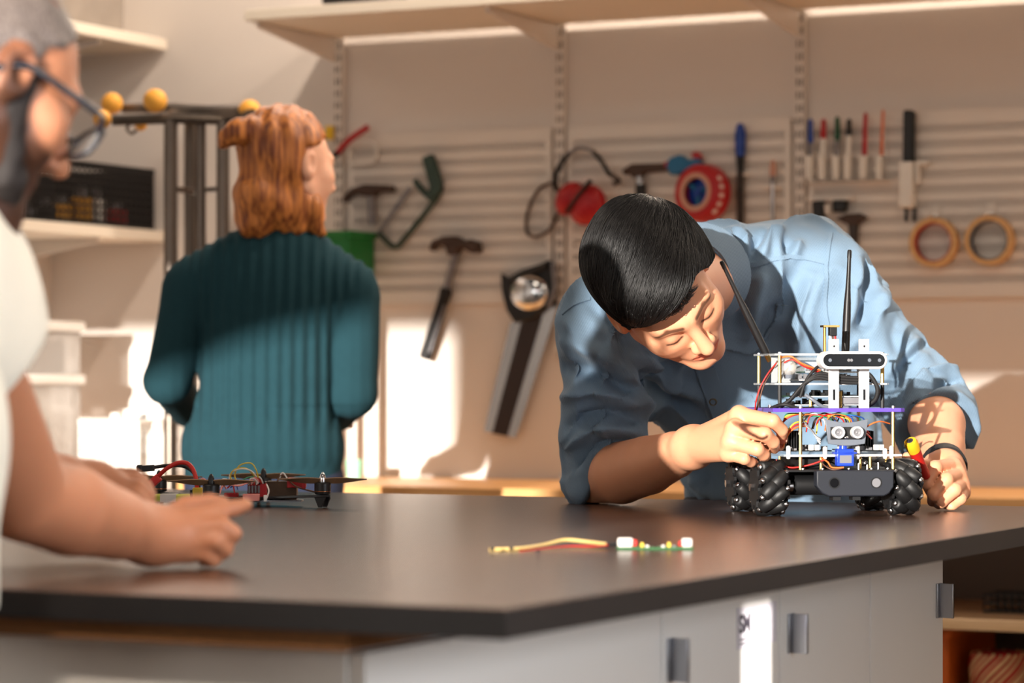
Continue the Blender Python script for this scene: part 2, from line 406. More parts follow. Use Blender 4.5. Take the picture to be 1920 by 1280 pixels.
# ================================================================ tools on the back wall
mat('black_plastic', (22, 21, 22), 0.42); mat('black_rubber', (28, 27, 28), 0.65, bump=0.1); mat('dark_steel', (70, 62, 58), 0.45, 0.8)
mat('rust_steel', (74, 56, 48), 0.55, 0.4, noise=0.2, nscale=60); mat('green_paint', (44, 66, 58), 0.4); mat('chrome', (225, 228, 232), 0.12, 1.0)
mat('red_plastic', (176, 22, 32), 0.4); mat('blue_plastic', (18, 62, 150), 0.35); mat('teal_plastic', (22, 104, 150), 0.4)
mat('grey_paint', (128, 126, 130), 0.5, 0.3); mat('masking_tape', (214, 170, 116), 0.6, noise=0.06, nscale=80); mat('white_plastic', (232, 228, 222), 0.35)
mat('red_card', (170, 52, 36), 0.7); mat('grey_card', (86, 90, 100), 0.7); mat('orange_plastic', (216, 104, 40), 0.4); mat('green_plastic', (24, 120, 52), 0.45)
mat('dark_green', (12, 72, 44), 0.4); mat('pink_plastic', (200, 150, 130), 0.5); mat('reflection_dark', (52, 40, 36), 0.3, 0.3); mat('yellow_plastic', (240, 196, 40), 0.35)
def plate(pts, d0, d1, name, m, parent, bevel=0.002):
    P = [wp(x, y, d0) for x, y in pts]
    return MB().prism(P, (0, d0 - d1, 0)).build(name, m, parent, bevel=bevel)
def wtube(pts, d, r, name, m, parent, n=6, seg=10, flat=1.0, closed=False):
    P = cat([wp(x, y, d) for x, y in pts], n, closed)
    return MB().tube(P, r, seg, closed, flat).build(name, m, parent, smooth=60)
def wthing(name, label, c, x, y, group=None): return thing(name, label, c, wp(x, y, 0.02), group)

t = wthing('claw_hammer', 'small hammer with curved brown head and grey handle left of the hacksaw', 'hammer', 700, 400)
plate([(648, 378), (652, 368), (665, 354), (690, 346), (742, 348), (744, 361), (716, 361), (708, 369), (688, 368), (674, 364), (662, 370), (654, 381)], 0.024, 0.05, 'hammer_head', 'rust_steel', t, 0.004)
wtube([(697, 366), (697, 395), (699, 420)], 0.037, 0.0115, 'handle', 'grey_paint', t)
wtube([(714, 352), (714, 340)], 0.03, 0.004, 'hook', 'white_steel', t)

t = wthing('hacksaw', 'dark green junior hacksaw hanging tilted on the pegboard', 'saw', 770, 380)
plate([(797, 296), (816, 289), (826, 318), (834, 346), (832, 362), (814, 380), (804, 372), (812, 352), (806, 330)], 0.022, 0.046, 'handle', 'green_paint', t, 0.005)
wtube([(778, 338), (788, 352), (808, 372)], 0.034, 0.0085, 'front_grip', 'green_paint', t)
wtube([(822, 366), (790, 408), (752, 455), (742, 462), (732, 458), (710, 437)], 0.034, 0.0075, 'bow', 'green_paint', t)
plate([(708, 433), (713, 438), (774, 354), (767, 348)], 0.032, 0.0345, 'saw_blade', 'grey_paint', t, 0)

t = wthing('claw_hammer', 'claw hammer with steel shaft and long black rubber grip below the hacksaw', 'hammer', 850, 560)
plate([(812, 468), (818, 452), (838, 444), (862, 443), (880, 453), (888, 449), (904, 454), (907, 474), (890, 475), (872, 464), (862, 479), (846, 479), (843, 463), (828, 459), (818, 472)], 0.022, 0.05, 'hammer_head', 'rust_steel', t, 0.004)
wtube([(855, 474), (846, 510), (836, 548)], 0.036, 0.0105, 'shaft', 'grey_paint', t)
P = cat([wp(x, y, 0.036) for x, y in ((838, 540), (828, 575), (812, 625), (797, 672))], 5)
MB().tube(P, [0.012, 0.016, 0.017, 0.016, 0.0155, 0.0155, 0.0155, 0.016, 0.0165, 0.017, 0.017, 0.017, 0.0175, 0.018, 0.018, 0.017], 12).build('grip', 'black_rubber', t, smooth=60)
wtube([(834, 572), (818, 622), (806, 660)], 0.052, 0.0035, 'grip_stripe', 'grey_paint', t)

t = wthing('hand_saw', 'broad hand saw with black and chrome handle hanging beside the man', 'saw', 990, 640)
plate([(958, 606), (1047, 560), (1046, 575), (968, 821), (908, 808)], 0.024, 0.028, 'saw_blade', 'steel', t, 0)
plate([(977, 606), (1020, 582), (951, 818), (923, 812)], 0.028, 0.0295, 'painted_reflection', 'reflection_dark', t, 0)  # dark plate paints a reflection onto the polished blade
plate([(944, 511), (957, 521), (985, 505), (1018, 495), (1034, 487), (1043, 493), (1046, 545), (1040, 572), (1006, 600), (970, 606), (955, 582), (946, 545)], 0.020, 0.042, 'handle', 'black_plastic', t, 0.006)
c = wp(993, 548, 0.044)
MB().ball(c, (0.056, 0.022, 0.048), 24, 14).build('handle_boss', 'chrome', t, smooth=180)
wtube([(957, 528), (990, 512), (1026, 498)], 0.05, 0.007, 'handle_rim', 'black_plastic', t)
wtube([(1036, 492), (1040, 540), (1028, 575)], 0.046, 0.006, 'handle_rim', 'grey_paint', t)

t = wthing('ear_defenders', 'pair of red ear defenders with black headband on the pegboard', 'ear defenders', 1080, 360)
wtube([(1040, 352), (1043, 325), (1054, 303), (1068, 288)], 0.05, 0.010, 'headband', 'black_rubber', t, flat=0.6)
wtube([(1068, 288), (1082, 279), (1098, 278), (1112, 284)], 0.05, 0.0085, 'headband_pad', 'grey_paint', t, flat=0.6)
wtube([(1112, 284), (1128, 303), (1142, 327)], 0.05, 0.009, 'headband', 'black_rubber', t, flat=0.6)
R = Matrix.Rotation(math.radians(35), 3, 'Y')
for (x, y, d, rx, rz, nm) in ((1068, 372, 0.058, 0.034, 0.047, 'ear_cup'), (1101, 384, 0.075, 0.050, 0.054, 'ear_cup')):
    MB().ball(wp(x, y, d), (rx, 0.034, rz), 24, 14, R).build(nm, 'red_plastic', t, smooth=180)
wtube([(1108, 338), (1088, 362), (1062, 398)], 0.106, 0.009, 'cup_yoke', 'black_rubber', t, flat=0.6)
wtube([(1040, 352), (1068, 372)], 0.055, 0.006, 'wire_arm', 'dark_steel', t); wtube([(1140, 325), (1160, 338), (1150, 345)], 0.04, 0.006, 'wire_arm', 'dark_steel', t)
wtube([(1040, 345), (1016, 350), (998, 375), (987, 412), (990, 438), (1008, 443), (1030, 430), (1044, 402), (1052, 372)], 0.03, 0.0065, 'neck_strap', 'rust_steel', t, closed=True, flat=0.6)

t = wthing('tack_hammer', 'hammer with dark head and black handle between ear defenders and reel', 'hammer', 1205, 345)
plate([(1172, 320), (1190, 308), (1262, 306), (1264, 320), (1216, 324), (1206, 334), (1190, 334), (1186, 324), (1176, 330)], 0.022, 0.046, 'hammer_head', 'rust_steel', t, 0.004)
wtube([(1199, 330), (1201, 348)], 0.034, 0.012, 'collar', 'steel', t)
wtube([(1201, 346), (1202, 380), (1203, 440)], 0.034, 0.014, 'handle', 'black_plastic', t)

t = wthing('cable_reel', 'round red reel with blue hub hanging on the pegboard', 'reel', 1325, 362)
ax = Vector((-0.25, -1, 0.05)).normalized(); c = wp(1330, 364, 0.036); bx, by, bz = basis(ax)
mb = MB(); mb.lathe(c, ax, [(0, 0.055), (0.004, 0.07), (0.012, 0.073), (0.05, 0.071), (0.058, 0.064), (0.06, 0.05), (0.055, 0.042), (0.03, 0.040)], 40); mb.build('rim', 'red_plastic', t, smooth=50)
mb = MB(); mb.ring(c + ax * 0.056, ax, 0.0485, 0.036, 0.004, 40); mb.build('face_ring', 'pink_plastic', t)
mb = MB(); mb.lathe(c + ax * 0.03, ax, [(0, 0.036), (0.008, 0.036), (0.012, 0.012), (0.022, 0.010), (0.022, 0)], 24)
mb.build('hub', 'blue_plastic', t, smooth=40)
for k in range(3):
    a = k * 2.1 + 0.4; e = bx * math.cos(a) + by * math.sin(a)
    MB().tube([c + ax * 0.042 + e * 0.006, c + ax * 0.044 + e * 0.036], 0.006, 8).build('spoke', 'teal_plastic', t)
mat('print_white', (236, 214, 206), 0.6)
for k in range(5):
    a = -0.75 + k * 0.3; e = Vector((math.cos(a), 0, math.sin(a)))
    p = c + ax * 0.045 + (bx * e.dot(bx) + by * e.dot(by)).normalized() * 0.0722
    MB().box(p, (0.004, 0.016, 0.011), Matrix.Rotation(-a, 3, 'Y')).build('printed_mark', 'print_white', t)
t = wthing('spring_clamp', 'small blue and red spring clamp sitting above the red reel', 'clamp', 1290, 308)
plate([(1258, 312), (1264, 298), (1284, 291), (1296, 302), (1318, 298), (1324, 310), (1298, 320), (1284, 328), (1266, 330)], 0.024, 0.06, 'jaw', 'teal_plastic', t, 0.005)
plate([(1250, 304), (1258, 302), (1262, 314), (1252, 316)], 0.03, 0.05, 'tip', 'red_plastic', t, 0.003); plate([(1300, 288), (1312, 284), (1322, 298), (1306, 301)], 0.03, 0.05, 'tip', 'red_plastic', t, 0.003)

def driver(x, y0, y1, y2, ml, mr, name, label, rh=0.014, rs=0.006, msh='dark_steel', d=0.035):
    t = wthing(name, label, 'screwdriver', x, (y0 + y2) / 2)
    a, b, c2 = wp(x, y0, d), wp(x, y1, d), wp(x, y2, d); L = (a - b).length
    MB().lathe(a, b - a, [(0, 0.35 * rh), (0.06 * L, 0.75 * rh), (0.2 * L, rh), (0.45 * L, rh), (0.68 * L, 0.86 * rh)], 16).build('handle', ml, t, smooth=60)
    MB().lathe(a, b - a, [(0.68 * L, 0.86 * rh), (0.8 * L, 0.75 * rh), (L, 0.62 * rh)], 16).build('ferrule', mr, t, smooth=60)
    MB().lathe(b, c2 - b, [(-0.002, rs), ((c2 - b).length * 0.9, rs), ((c2 - b).length, rs * 0.4)], 12).build('shaft', msh, t)
    MB().box(wp(x, y1 + 6, 0.024), (0.04, 0.026, 0.007)).build('holder', 'white_steel', t, bevel=0.001)
driver(1388, 231, 322, 440, 'blue_plastic', 'black_plastic', 'screwdriver', 'large screwdriver with a bright blue handle hanging upright', 0.0135, 0.010)
driver(1449, 300, 345, 440, 'pink_plastic', 'grey_paint', 'screwdriver', 'slim screwdriver with pale handle and bright shaft beside the blue one', 0.008, 0.0055, 'steel')

# ---- pens in their cups
t0 = wthing('pen_rail', 'white rail with six small cups for pens on the pegboard', 'pen holder', 1580, 330)
PENS = ((1520, 222, 268, 'blue_plastic', 'grey_paint', 'blue capped marker pen, leftmost in the pen rail', 'marker'),
        (1544, 222, 260, 'red_plastic', 'white_plastic', 'red capped white marker pen, second in the pen rail', 'marker'),
        (1570, 218, 264, 'dark_green', 'grey_paint', 'dark green capped marker pen in the pen rail', 'marker'),
        (1592, 222, 254, 'black_plastic', 'white_plastic', 'black capped white marker pen in the pen rail', 'marker'),
        (1621, 211, 290, 'red_plastic', 'red_plastic', 'all red pen standing tall in the pen rail', 'pen'),
        (1651, 205, 290, 'orange_plastic', 'orange_plastic', 'thin orange pencil leaning at the right end of the pen rail', 'pencil'))
for i, (x, ya, yb, mc, mb_, lb, nm) in enumerate(PENS):
    top = wp(x + (5 if nm == 'pencil' else 2 if nm == 'pen' else 0), ya, 0.045); mid = wp(x + (2 if nm == 'pencil' else 0), yb, 0.045); bot = wp(x - 4, 328, 0.045)
    r = 0.0075 if nm == 'marker' else 0.0062 if nm == 'pen' else 0.0042
    pn = thing('marker_pen' if nm == 'marker' else nm, lb, nm, bot, 'pens in the pen rail')
    MB().lathe(top, mid - top, [(0, 0.3 * r), (0.006, 0.85 * r), ((mid - top).length, 1.05 * r)], 12).build('cap', mc, pn, smooth=60)
    MB().lathe(mid, bot - mid, [(0, r * 0.9), ((bot - mid).length, r * 0.9)], 12).build('barrel', mb_, pn)
    a, b = wp(x - 3, 292, 0.045), wp(x - 3, 335, 0.045)
    MB().lathe(b, a - b, [(0, 0.0085), ((a - b).length, 0.0105), ((a - b).length, 0.0088), (0.004, 0.0072)], 14).build('cup', 'white_plastic', t0, smooth=50)
MB().span(wp(1508, 345, 0.018), wp(1668, 338, 0.050)).build('rail_plate', 'white_steel', t0, bevel=0.001)

t = wthing('carving_knife', 'long knife with black handle standing in a white sheath', 'knife', 1706, 310)
plate([(1698, 210), (1702, 207), (1714, 207), (1718, 212), (1717, 304), (1697, 304)], 0.026, 0.048, 'handle', 'black_plastic', t, 0.004)
plate([(1694, 304), (1719, 304), (1719, 390), (1693, 390)], 0.020, 0.055, 'sheath', 'white_plastic', t, 0.004)
plate([(1697, 390), (1702, 390), (1702, 415), (1698, 415)], 0.022, 0.028, 'prong', 'black_plastic', t, 0); plate([(1713, 390), (1719, 390), (1718, 415), (1713, 415)], 0.022, 0.028, 'prong', 'black_plastic', t, 0)
t = wthing('clear_bracket', 'pale clear plastic bracket to the right of the sheathed knife', 'bracket', 1735, 330)
plate([(1722, 303), (1745, 303), (1745, 310), (1728, 310), (1728, 345), (1722, 345)], 0.020, 0.045, 'bracket_body', 'white_plastic', t, 0.002)

for x, y, mi, lb in ((1755, 455, 'red_card', 'roll of masking tape with a red core hanging on a hook'), (1859, 451, 'grey_card', 'roll of masking tape with a grey core at the right edge')):
    t = wthing('tape_roll', lb, 'tape', x, y, 'masking tape rolls on the pegboard')
    c = wp(x, y, 0.022); ax = Vector((0, -1, 0))
    MB().ring(c, ax, 0.0600, 0.0475, 0.026, 48).build('tape', 'masking_tape', t, smooth=40)
    MB().ring(c + ax * 0.0005, ax, 0.0476, 0.0445, 0.025, 48).build('core', mi, t, smooth=40)
    h = wp(x, y - 43, 0.018); hk = thing('peg_hook', 'small steel peg hook carrying the ' + ('left' if x < 1800 else 'right') + ' roll of masking tape', 'hook', h)
    MB().tube([h + Vector((0, 0, 0.022)), h + Vector((0, -0.004, 0.006)), h + Vector((0, -0.04, 0.0015)), h + Vector((0, -0.046, 0.008))], 0.0035, 8).build('wire', 'chrome', hk)
    MB().box(h + Vector((0, -0.0025, 0.022)), (0.022, 0.004, 0.026)).build('hook_plate', 'white_steel', hk, bevel=0.001)

t = wthing('pliers', 'dark pliers hanging below two black grips above the raised shoulder', 'pliers', 1540, 410)
plate([(1527, 378), (1548, 376), (1550, 405), (1547, 440), (1530, 440)], 0.022, 0.045, 'grip', 'black_plastic', t, 0.004)
plate([(1566, 376), (1592, 376), (1589, 398), (1566, 399)], 0.022, 0.045, 'grip', 'black_plastic', t, 0.004)
wtube([(1550, 384), (1552, 400)], 0.05, 0.006, 'rivet', 'white_plastic', t)
MB().box(wp(1558, 372, 0.026), (0.12, 0.016, 0.010)).build('holder', 'white_steel', t, bevel=0.001)
t = wthing('pipe_wrench', 'small dark wrench hanging behind the raised shoulder of the bending man', 'wrench', 1600, 430)
plate([(1570, 410), (1590, 402), (1616, 400), (1630, 408), (1612, 420), (1590, 420)], 0.022, 0.04, 'jaw', 'rust_steel', t, 0.003)
plate([(1592, 418), (1612, 418), (1609, 470), (1598, 470)], 0.024, 0.038, 'handle', 'dark_steel', t, 0.003)
plate([(1594, 455), (1606, 455), (1604, 476), (1596, 476)], 0.03, 0.042, 'end_cap', 'white_plastic', t, 0.003)

t = wthing('utility_knife', 'thin red handled tool hanging tilted beside the face of the woman', 'knife', 660, 262)
wtube([(634, 285), (655, 262), (690, 238)], 0.05, 0.0085, 'handle', 'red_plastic', t); wtube([(624, 293), (634, 285)], 0.05, 0.009, 'nose', 'black_plastic', t)
t = wthing('cable_loop', 'white cable loop hanging on the wall right of the face of the woman', 'cable', 684, 285)
wtube([(660, 272), (690, 266), (705, 276), (704, 298), (690, 306), (655, 304)], 0.03, 0.005, 'loop', 'white_plastic', t, closed=True)
t = wthing('green_caddy', 'green plastic caddy hanging on the pegboard beside the shoulder of the woman', 'caddy', 672, 475)
a = wp(612, 436, 0.09); a.y = WALL_Y - 0.02; b = wp(704, 520, 0.10); b.x = wp(704, 520, 0.02).x; b.y = WALL_Y - 0.16; mb = MB(); mb.span((a.x, b.y, b.z), (b.x, a.y, a.z)); mb.build('body', 'green_plastic', t, bevel=0.008)
mb = MB(); mb.span((a.x - 0.006, b.y - 0.006, a.z - 0.018), (b.x + 0.006, a.y, a.z)); mb.build('rim', 'green_plastic', t, bevel=0.003)
t = wthing('yellow_tag', 'yellow plastic tag on the wall rail behind the hair of the woman', 'tag', 620, 245)
plate([(612, 236), (627, 236), (627, 262), (612, 262)], 0.02, 0.03, 'tag_body', 'yellow_plastic', t, 0.003)

# ---- things on the counter
mat('mint_plastic', (150, 222, 186), 0.5)
p = px(664, 905, ydepth(664, 6.40)); z = CZ
t = thing('mint_cup', 'mint green plastic cup on the wooden counter behind the woman', 'cup', (p.x, p.y, z))
MB().lathe((p.x, p.y, z), (0, 0, 1), [(0, 0.015), (0.002, 0.018), (0.048, 0.021), (0.048, 0.0195), (0.004, 0.016)], 20).build('cup_body', 'mint_plastic', t, smooth=50)
MB().lathe((p.x, p.y, z), (0, 0, 1), [(0.046, 0.0212), (0.050, 0.0220), (0.052, 0.0205)], 20).build('lip', 'mint_plastic', t, smooth=50)
p = px(1068, 925, ydepth(1068, 6.12))
t = thing('steel_tin', 'small steel tin on the wooden counter behind the elbow of the bending man', 'tin', (p.x, p.y, z))
MB().lathe((p.x, p.y, z), (0, 0, 1), [(0, 0.019), (0.001, 0.021), (0.030, 0.021)], 24).build('tin_body', 'steel', t, smooth=50)
MB().lathe((p.x, p.y, z), (0, 0, 1), [(0.029, 0.0218), (0.036, 0.0222), (0.038, 0.020), (0.038, 0)], 24).build('lid', 'grey_paint', t, smooth=50)

# ---- under the counter at the right edge
def on_shelf(x, n, zz): Y = ydepth(x, n); q = px(x, 900, Y); return Vector((q.x, q.y, zz))
mat('orange_box', (196, 96, 30), 0.6, noise=0.08)
q = on_shelf(1800, 6.30, 0.4155)
t = thing('orange_crate', 'orange crate on the lower shelf beneath the wall counter', 'crate', q)
MB().span((q.x - 0.16, q.y - 0.18, q.z), (q.x + 0.03, q.y + 0.18, q.z + 0.128)).build('body', 'orange_box', t, bevel=0.004)
MB().span((q.x - 0.168, q.y - 0.188, q.z + 0.112), (q.x + 0.038, q.y + 0.188, q.z + 0.13)).build('rim', 'orange_box', t, bevel=0.003)
MB().span((q.x - 0.004, q.y - 0.184, q.z + 0.02), (q.x + 0.006, q.y - 0.18, q.z + 0.06)).build('label_strip', 'grey_paint', t)
q = on_shelf(1876, 6.20, 0.4155)
t = thing('twine_roll', 'thick roll of red and white twine on the lower shelf', 'twine', q)
def twine(m1, m2, nm, k0):
    mb = MB()
    for k in range(k0, 46, 2):
        a0 = k / 46 * 2 * math.pi; P = []
        for i in range(9):
            s = i / 8; a = a0 + 1.1 * s; r = 0.060 + 0.006 * math.sin(math.pi * s) + 0.0015 * math.sin(k * 2.3)
            P.append(q + Vector((math.cos(a) * r, math.sin(a) * r, 0.004 + 0.072 * s + 0.002 * math.sin(k * 1.7))))
        mb.tube(P, 0.0048, 6)
    return mb.build(nm, m1, t, smooth=60)
mat('twine_red', (176, 30, 36), 0.8, bump=0.3); mat('twine_white', (226, 196, 150), 0.85, bump=0.3)
o = MB().lathe(q, (0, 0, 1), [(0, 0.05), (0.002, 0.058), (0.074, 0.058), (0.078, 0.045), (0.076, 0.02), (0.02, 0.018)], 28).build('winding_core', 'twine_red', t, smooth=40)
twine('twine_red', None, 'red_winding', 0)['kind'] = 'stuff'; twine('twine_white', None, 'white_winding', 1)['kind'] = 'stuff'
q = on_shelf(1905, 6.30, 0.5755)
t = thing('wire_tray', 'dark wire tray on the upper shelf beneath the counter at the right edge', 'tray', q)
mb = MB()
for zz in (0.004, 0.022, 0.042):
    mb.tube([q + Vector(v) for v in ((-0.06, -0.05, zz), (0.06, -0.05, zz), (0.06, 0.05, zz), (-0.06, 0.05, zz))], 0.003, 6, closed=True)
mb.build('hoops', 'black_plastic', t)
mb = MB()
for i in range(8):
    f = -0.06 + i * 0.017
    mb.tube([q + Vector(v) for v in ((f, -0.05, 0.045), (f, -0.05, 0.003), (f, 0.05, 0.003), (f, 0.05, 0.045))], 0.002, 5)
mb.build('cross_wires', 'black_plastic', t)

# ---- things on the left wall shelves
def lx(x, u): return xdepth(x, u)
def black_crate(y0, y1, label, seed):
    rnd = random.Random(seed); x1 = LEFT_X + 0.375; x0 = LEFT_X + 0.05; z0 = 1.5172; h = 0.17
    t = thing('parts_crate', label, 'crate', ((x0 + x1) / 2, (y0 + y1) / 2, z0), 'black perforated crates on the left shelf')
    def wall(fix, a, b, axis, name):
        # wall panel with square holes: a lattice of strips
        mb = MB(); nx = max(int((b - a) / 0.024), 2); nz = 7
        xs = [a + 0.006 + i * (b - a - 0.012) / nx for i in range(nx + 1)]; zs = [z0 + 0.012 + i * (h - 0.024) / nz for i in range(nz + 1)]
        th = 0.003
        def seg(u0, u1, w0, w1):
            if axis == 'y': mb.span((fix, u0, w0), (fix + th, u1, w1))
            else: mb.span((u0, fix, w0), (u1, fix + th, w1))
        seg(a, b, z0, z0 + 0.014); seg(a, b, z0 + h - 0.02, z0 + h)
        for q in zs[1:-1]: seg(a, b, q - 0.003, q + 0.003)
        for q in xs: seg(q - 0.004, q + 0.004, z0, z0 + h)
        return mb.build(name, 'black_plastic', t, smooth=0)
    wall(x1, y0, y1, 'y', 'front_panel'); MB().span((x0, y0, z0), (x0 + .003, y1, z0 + h)).build('back_panel', 'black_plastic', t); MB().span((x0, y0, z0), (x1, y0 + .003, z0 + h)).build('end_panel', 'black_plastic', t); MB().span((x0, y1 - .003, z0), (x1, y1, z0 + h)).build('end_panel', 'black_plastic', t)
    MB().span((x0, y0, z0), (x1, y1, z0 + 0.004)).build('base', 'black_plastic', t)
    return t, x0, x1, y0, y1, z0
crates = [black_crate(5.30, 5.86, 'black perforated crate nearer the face of the man with glasses', 1), black_crate(5.90, 6.61, 'black perforated crate at the corner end of the left shelf', 2)]
mat('amber_part', (214, 150, 40), 0.5)
rnd = random.Random(5)
CN = {'amber_part': 'amber', 'white_plastic': 'white', 'red_plastic': 'red', 'black_rubber': 'black', 'grey_paint': 'grey'}
words_ = ['nearest the man with glasses', 'towards its left end', 'just left of its middle', 'near its middle', 'just right of its middle', 'towards its right end', 'close to the corner']
for ci, (t, x0, x1, y0, y1, z0) in enumerate(crates):
    for k in range(7):
        m = ['amber_part', 'white_plastic', 'red_plastic', 'amber_part', 'grey_paint', 'black_rubber', 'amber_part'][(k + ci * 3) % 7]
        yy = y0 + 0.05 + (y1 - y0 - 0.1) * (k + 0.5) / 7; r = 0.02 + 0.012 * rnd.random(); xx = x1 - 0.045 - 0.02 * rnd.random()
        b = thing('spare_part', CN[m] + ' cylindrical spare part in the ' + ('left' if ci == 0 else 'right') + ' black crate, ' + words_[k], 'spare part', (xx, yy, z0 + 0.004), 'small parts in the black crates')
        hh = 0.04 + 0.09 * rnd.random()
        MB().lathe((xx, yy, z0 + 0.0045), (0, 0, 1), [(0, r * 0.8), (0.004, r), (hh * 0.7, r), (hh * 0.75, r * 0.7)], 12).build('body', m, b, smooth=40)
        MB().lathe((xx, yy, z0 + 0.0045), (0, 0, 1), [(hh * 0.74, r * 0.55), (hh, r * 0.5), (hh * 1.02, r * 0.3)], 12).build('neck', 'grey_paint', b, smooth=40)
lbx = LEFT_X + 0.379
t = thing('crate_label', 'white paper label on the black crate by the nose of the man with glasses', 'label', (lbx, 5.52, 1.66))
MB().span((lbx, 5.42, 1.648), (lbx + 0.001, 5.56, 1.672)).build('paper', 'white_plastic', t)
P = cat([(LEFT_X + 0.37, 5.70, 1.695), (LEFT_X + 0.388, 5.75, 1.70), (LEFT_X + 0.392, 5.80, 1.66), (LEFT_X + 0.392, 5.80, 1.61), (LEFT_X + 0.392, 5.74, 1.58)], 6)
tag(MB().tube(P, 0.006, 8).build('red_cable', 'red_plastic', smooth=60), 'red cable hanging over the rim of the left black crate', 'cable')
P = cat([(LEFT_X + 0.30, 5.35, 1.68), (LEFT_X + 0.33, 5.42, 1.755), (LEFT_X + 0.32, 5.52, 1.74), (LEFT_X + 0.33, 5.58, 1.70), (LEFT_X + 0.32, 5.62, 1.66)], 6)
tag(MB().tube(P, 0.012, 8).build('black_hose', 'black_rubber', smooth=60), 'thick black hose bulging out of the left black crate', 'hose')
# boxes on the top left shelf
mat('glass_jar', (150, 140, 130), 0.15, trans=0.0, noise=0.25, nscale=14); mat('grey_box', (150, 138, 126), 0.7, noise=0.1, nscale=20)
zt = 2.0502
for (y0, y1, h, m, nm, lb) in ((6.02, 6.52, 0.16, 'glass_jar', 'storage_box', 'smoky storage box at the corner end of the top left shelf'), (5.55, 5.93, 0.14, 'grey_box', 'storage_box', 'pale grey storage box on the top left shelf beside the forehead')):
    t = thing(nm, lb, 'box', (LEFT_X + 0.2, (y0 + y1) / 2, zt))
    MB().span((LEFT_X + 0.06, y0, zt), (LEFT_X + 0.34, y1, zt + h)).build('body', m, t, bevel=0.006)
    MB().span((LEFT_X + 0.05, y0 - 0.008, zt + h), (LEFT_X + 0.35, y1 + 0.008, zt + h + 0.02)).build('lid', 'white_plastic', t, bevel=0.004)
q = Vector((-3.62, 6.32, 2.0485))
t = thing('black_case', 'black case standing on the back shelf at the top edge of the picture', 'case', q)
MB().span(q + Vector((-0.02, -0.10, 0)), q + Vector((0.12, 0.1, 0.09))).build('body', 'black_plastic', t, bevel=0.006)
MB().tube(cat([q + Vector((0.01, -0.1, 0.05)), q + Vector((0.03, -0.125, 0.055)), q + Vector((0.07, -0.125, 0.055)), q + Vector((0.09, -0.1, 0.05))], 5), 0.005, 8).build('handle', 'black_rubber', t)

# ---- plastic boxes and basket on the counter at the left
mat('clear_plastic', (206, 200, 194), 0.25, alpha=0.45); mat('basket_white', (238, 236, 232), 0.4); mat('paper_yellow', (240, 226, 150), 0.7); mat('blue_part', (90, 130, 190), 0.5)
def lid_box(c, sx, sy, h, label):
    t = thing('plastic_box', label, 'box', c, 'clear lidded boxes on the counter'); c = Vector(c)
    mb = MB(); mb.span(c + Vector((-sx, -sy, 0)), c + Vector((sx, sy, 0.003)))
    for a, b in (((-sx, -sy, 0), (sx, -sy + 0.003, h)), ((-sx, sy - 0.003, 0), (sx, sy, h)), ((-sx, -sy, 0), (-sx + 0.003, sy, h)), ((sx - 0.003, -sy, 0), (sx, sy, h))): mb.span(c + Vector(a), c + Vector(b))
    mb.build('tub', 'clear_plastic', t, smooth=0)
    MB().span(c + Vector((-sx - 0.012, -sy - 0.012, h)), c + Vector((sx + 0.012, sy + 0.012, h + 0.028))).build('lid', 'white_plastic', t, bevel=0.006)
    for s in (-1, 1): MB().span(c + Vector((sx * 0.5 * s - 0.02, -sy - 0.018, h - 0.02)), c + Vector((sx * 0.5 * s + 0.02, -sy - 0.012, h + 0.02))).build('latch', 'white_plastic', t, bevel=0.002)
    return t
bc = px(48, 800, ydepth(48, 6.25)); bc = Vector((bc.x, 6.25, CZ + 0.0002))
lid_box(bc, 0.085, 0.13, 0.245, 'tall clear box with white lid, lower one of the stack on the counter')
lid_box(bc + Vector((0, 0, 0.2732)), 0.085, 0.13, 0.115, 'shallow clear box with white lid on top of the stack')
for k, (dx, dy, h, m, lb) in enumerate(((0.03, -0.08, 0.19, 'paper_yellow', 'yellow card standing in the lower clear box'), (-0.03, -0.07, 0.16, 'blue_part', 'blue packet standing in the lower clear box'), (0.0, 0.02, 0.14, 'white_plastic', 'white packet standing in the lower clear box'))):
    p = bc + Vector((dx, dy, 0.0032)); t = thing('packet', lb, 'packet', p)
    MB().span(p + Vector((-0.025, -0.03, 0)), p + Vector((0.025, 0.03, h))).build('body', m, t, bevel=0.004)
    MB().span(p + Vector((-0.022, -0.0305, h * 0.6)), p + Vector((0.022, -0.03, h * 0.8))).build('flap', 'white_plastic', t)
p = bc + Vector((0.0, 0, 0.2766)); t = thing('packet', 'dark brown packet inside the shallow clear box', 'packet', p)
MB().span(p + Vector((-0.07, -0.11, 0)), p + Vector((0.06, 0.1, 0.09))).build('body', 'grey_card', t, bevel=0.008); MB().span(p + Vector((-0.03, -0.112, 0.02)), p + Vector((0.02, -0.11, 0.05))).build('flap', 'grey_paint', t)
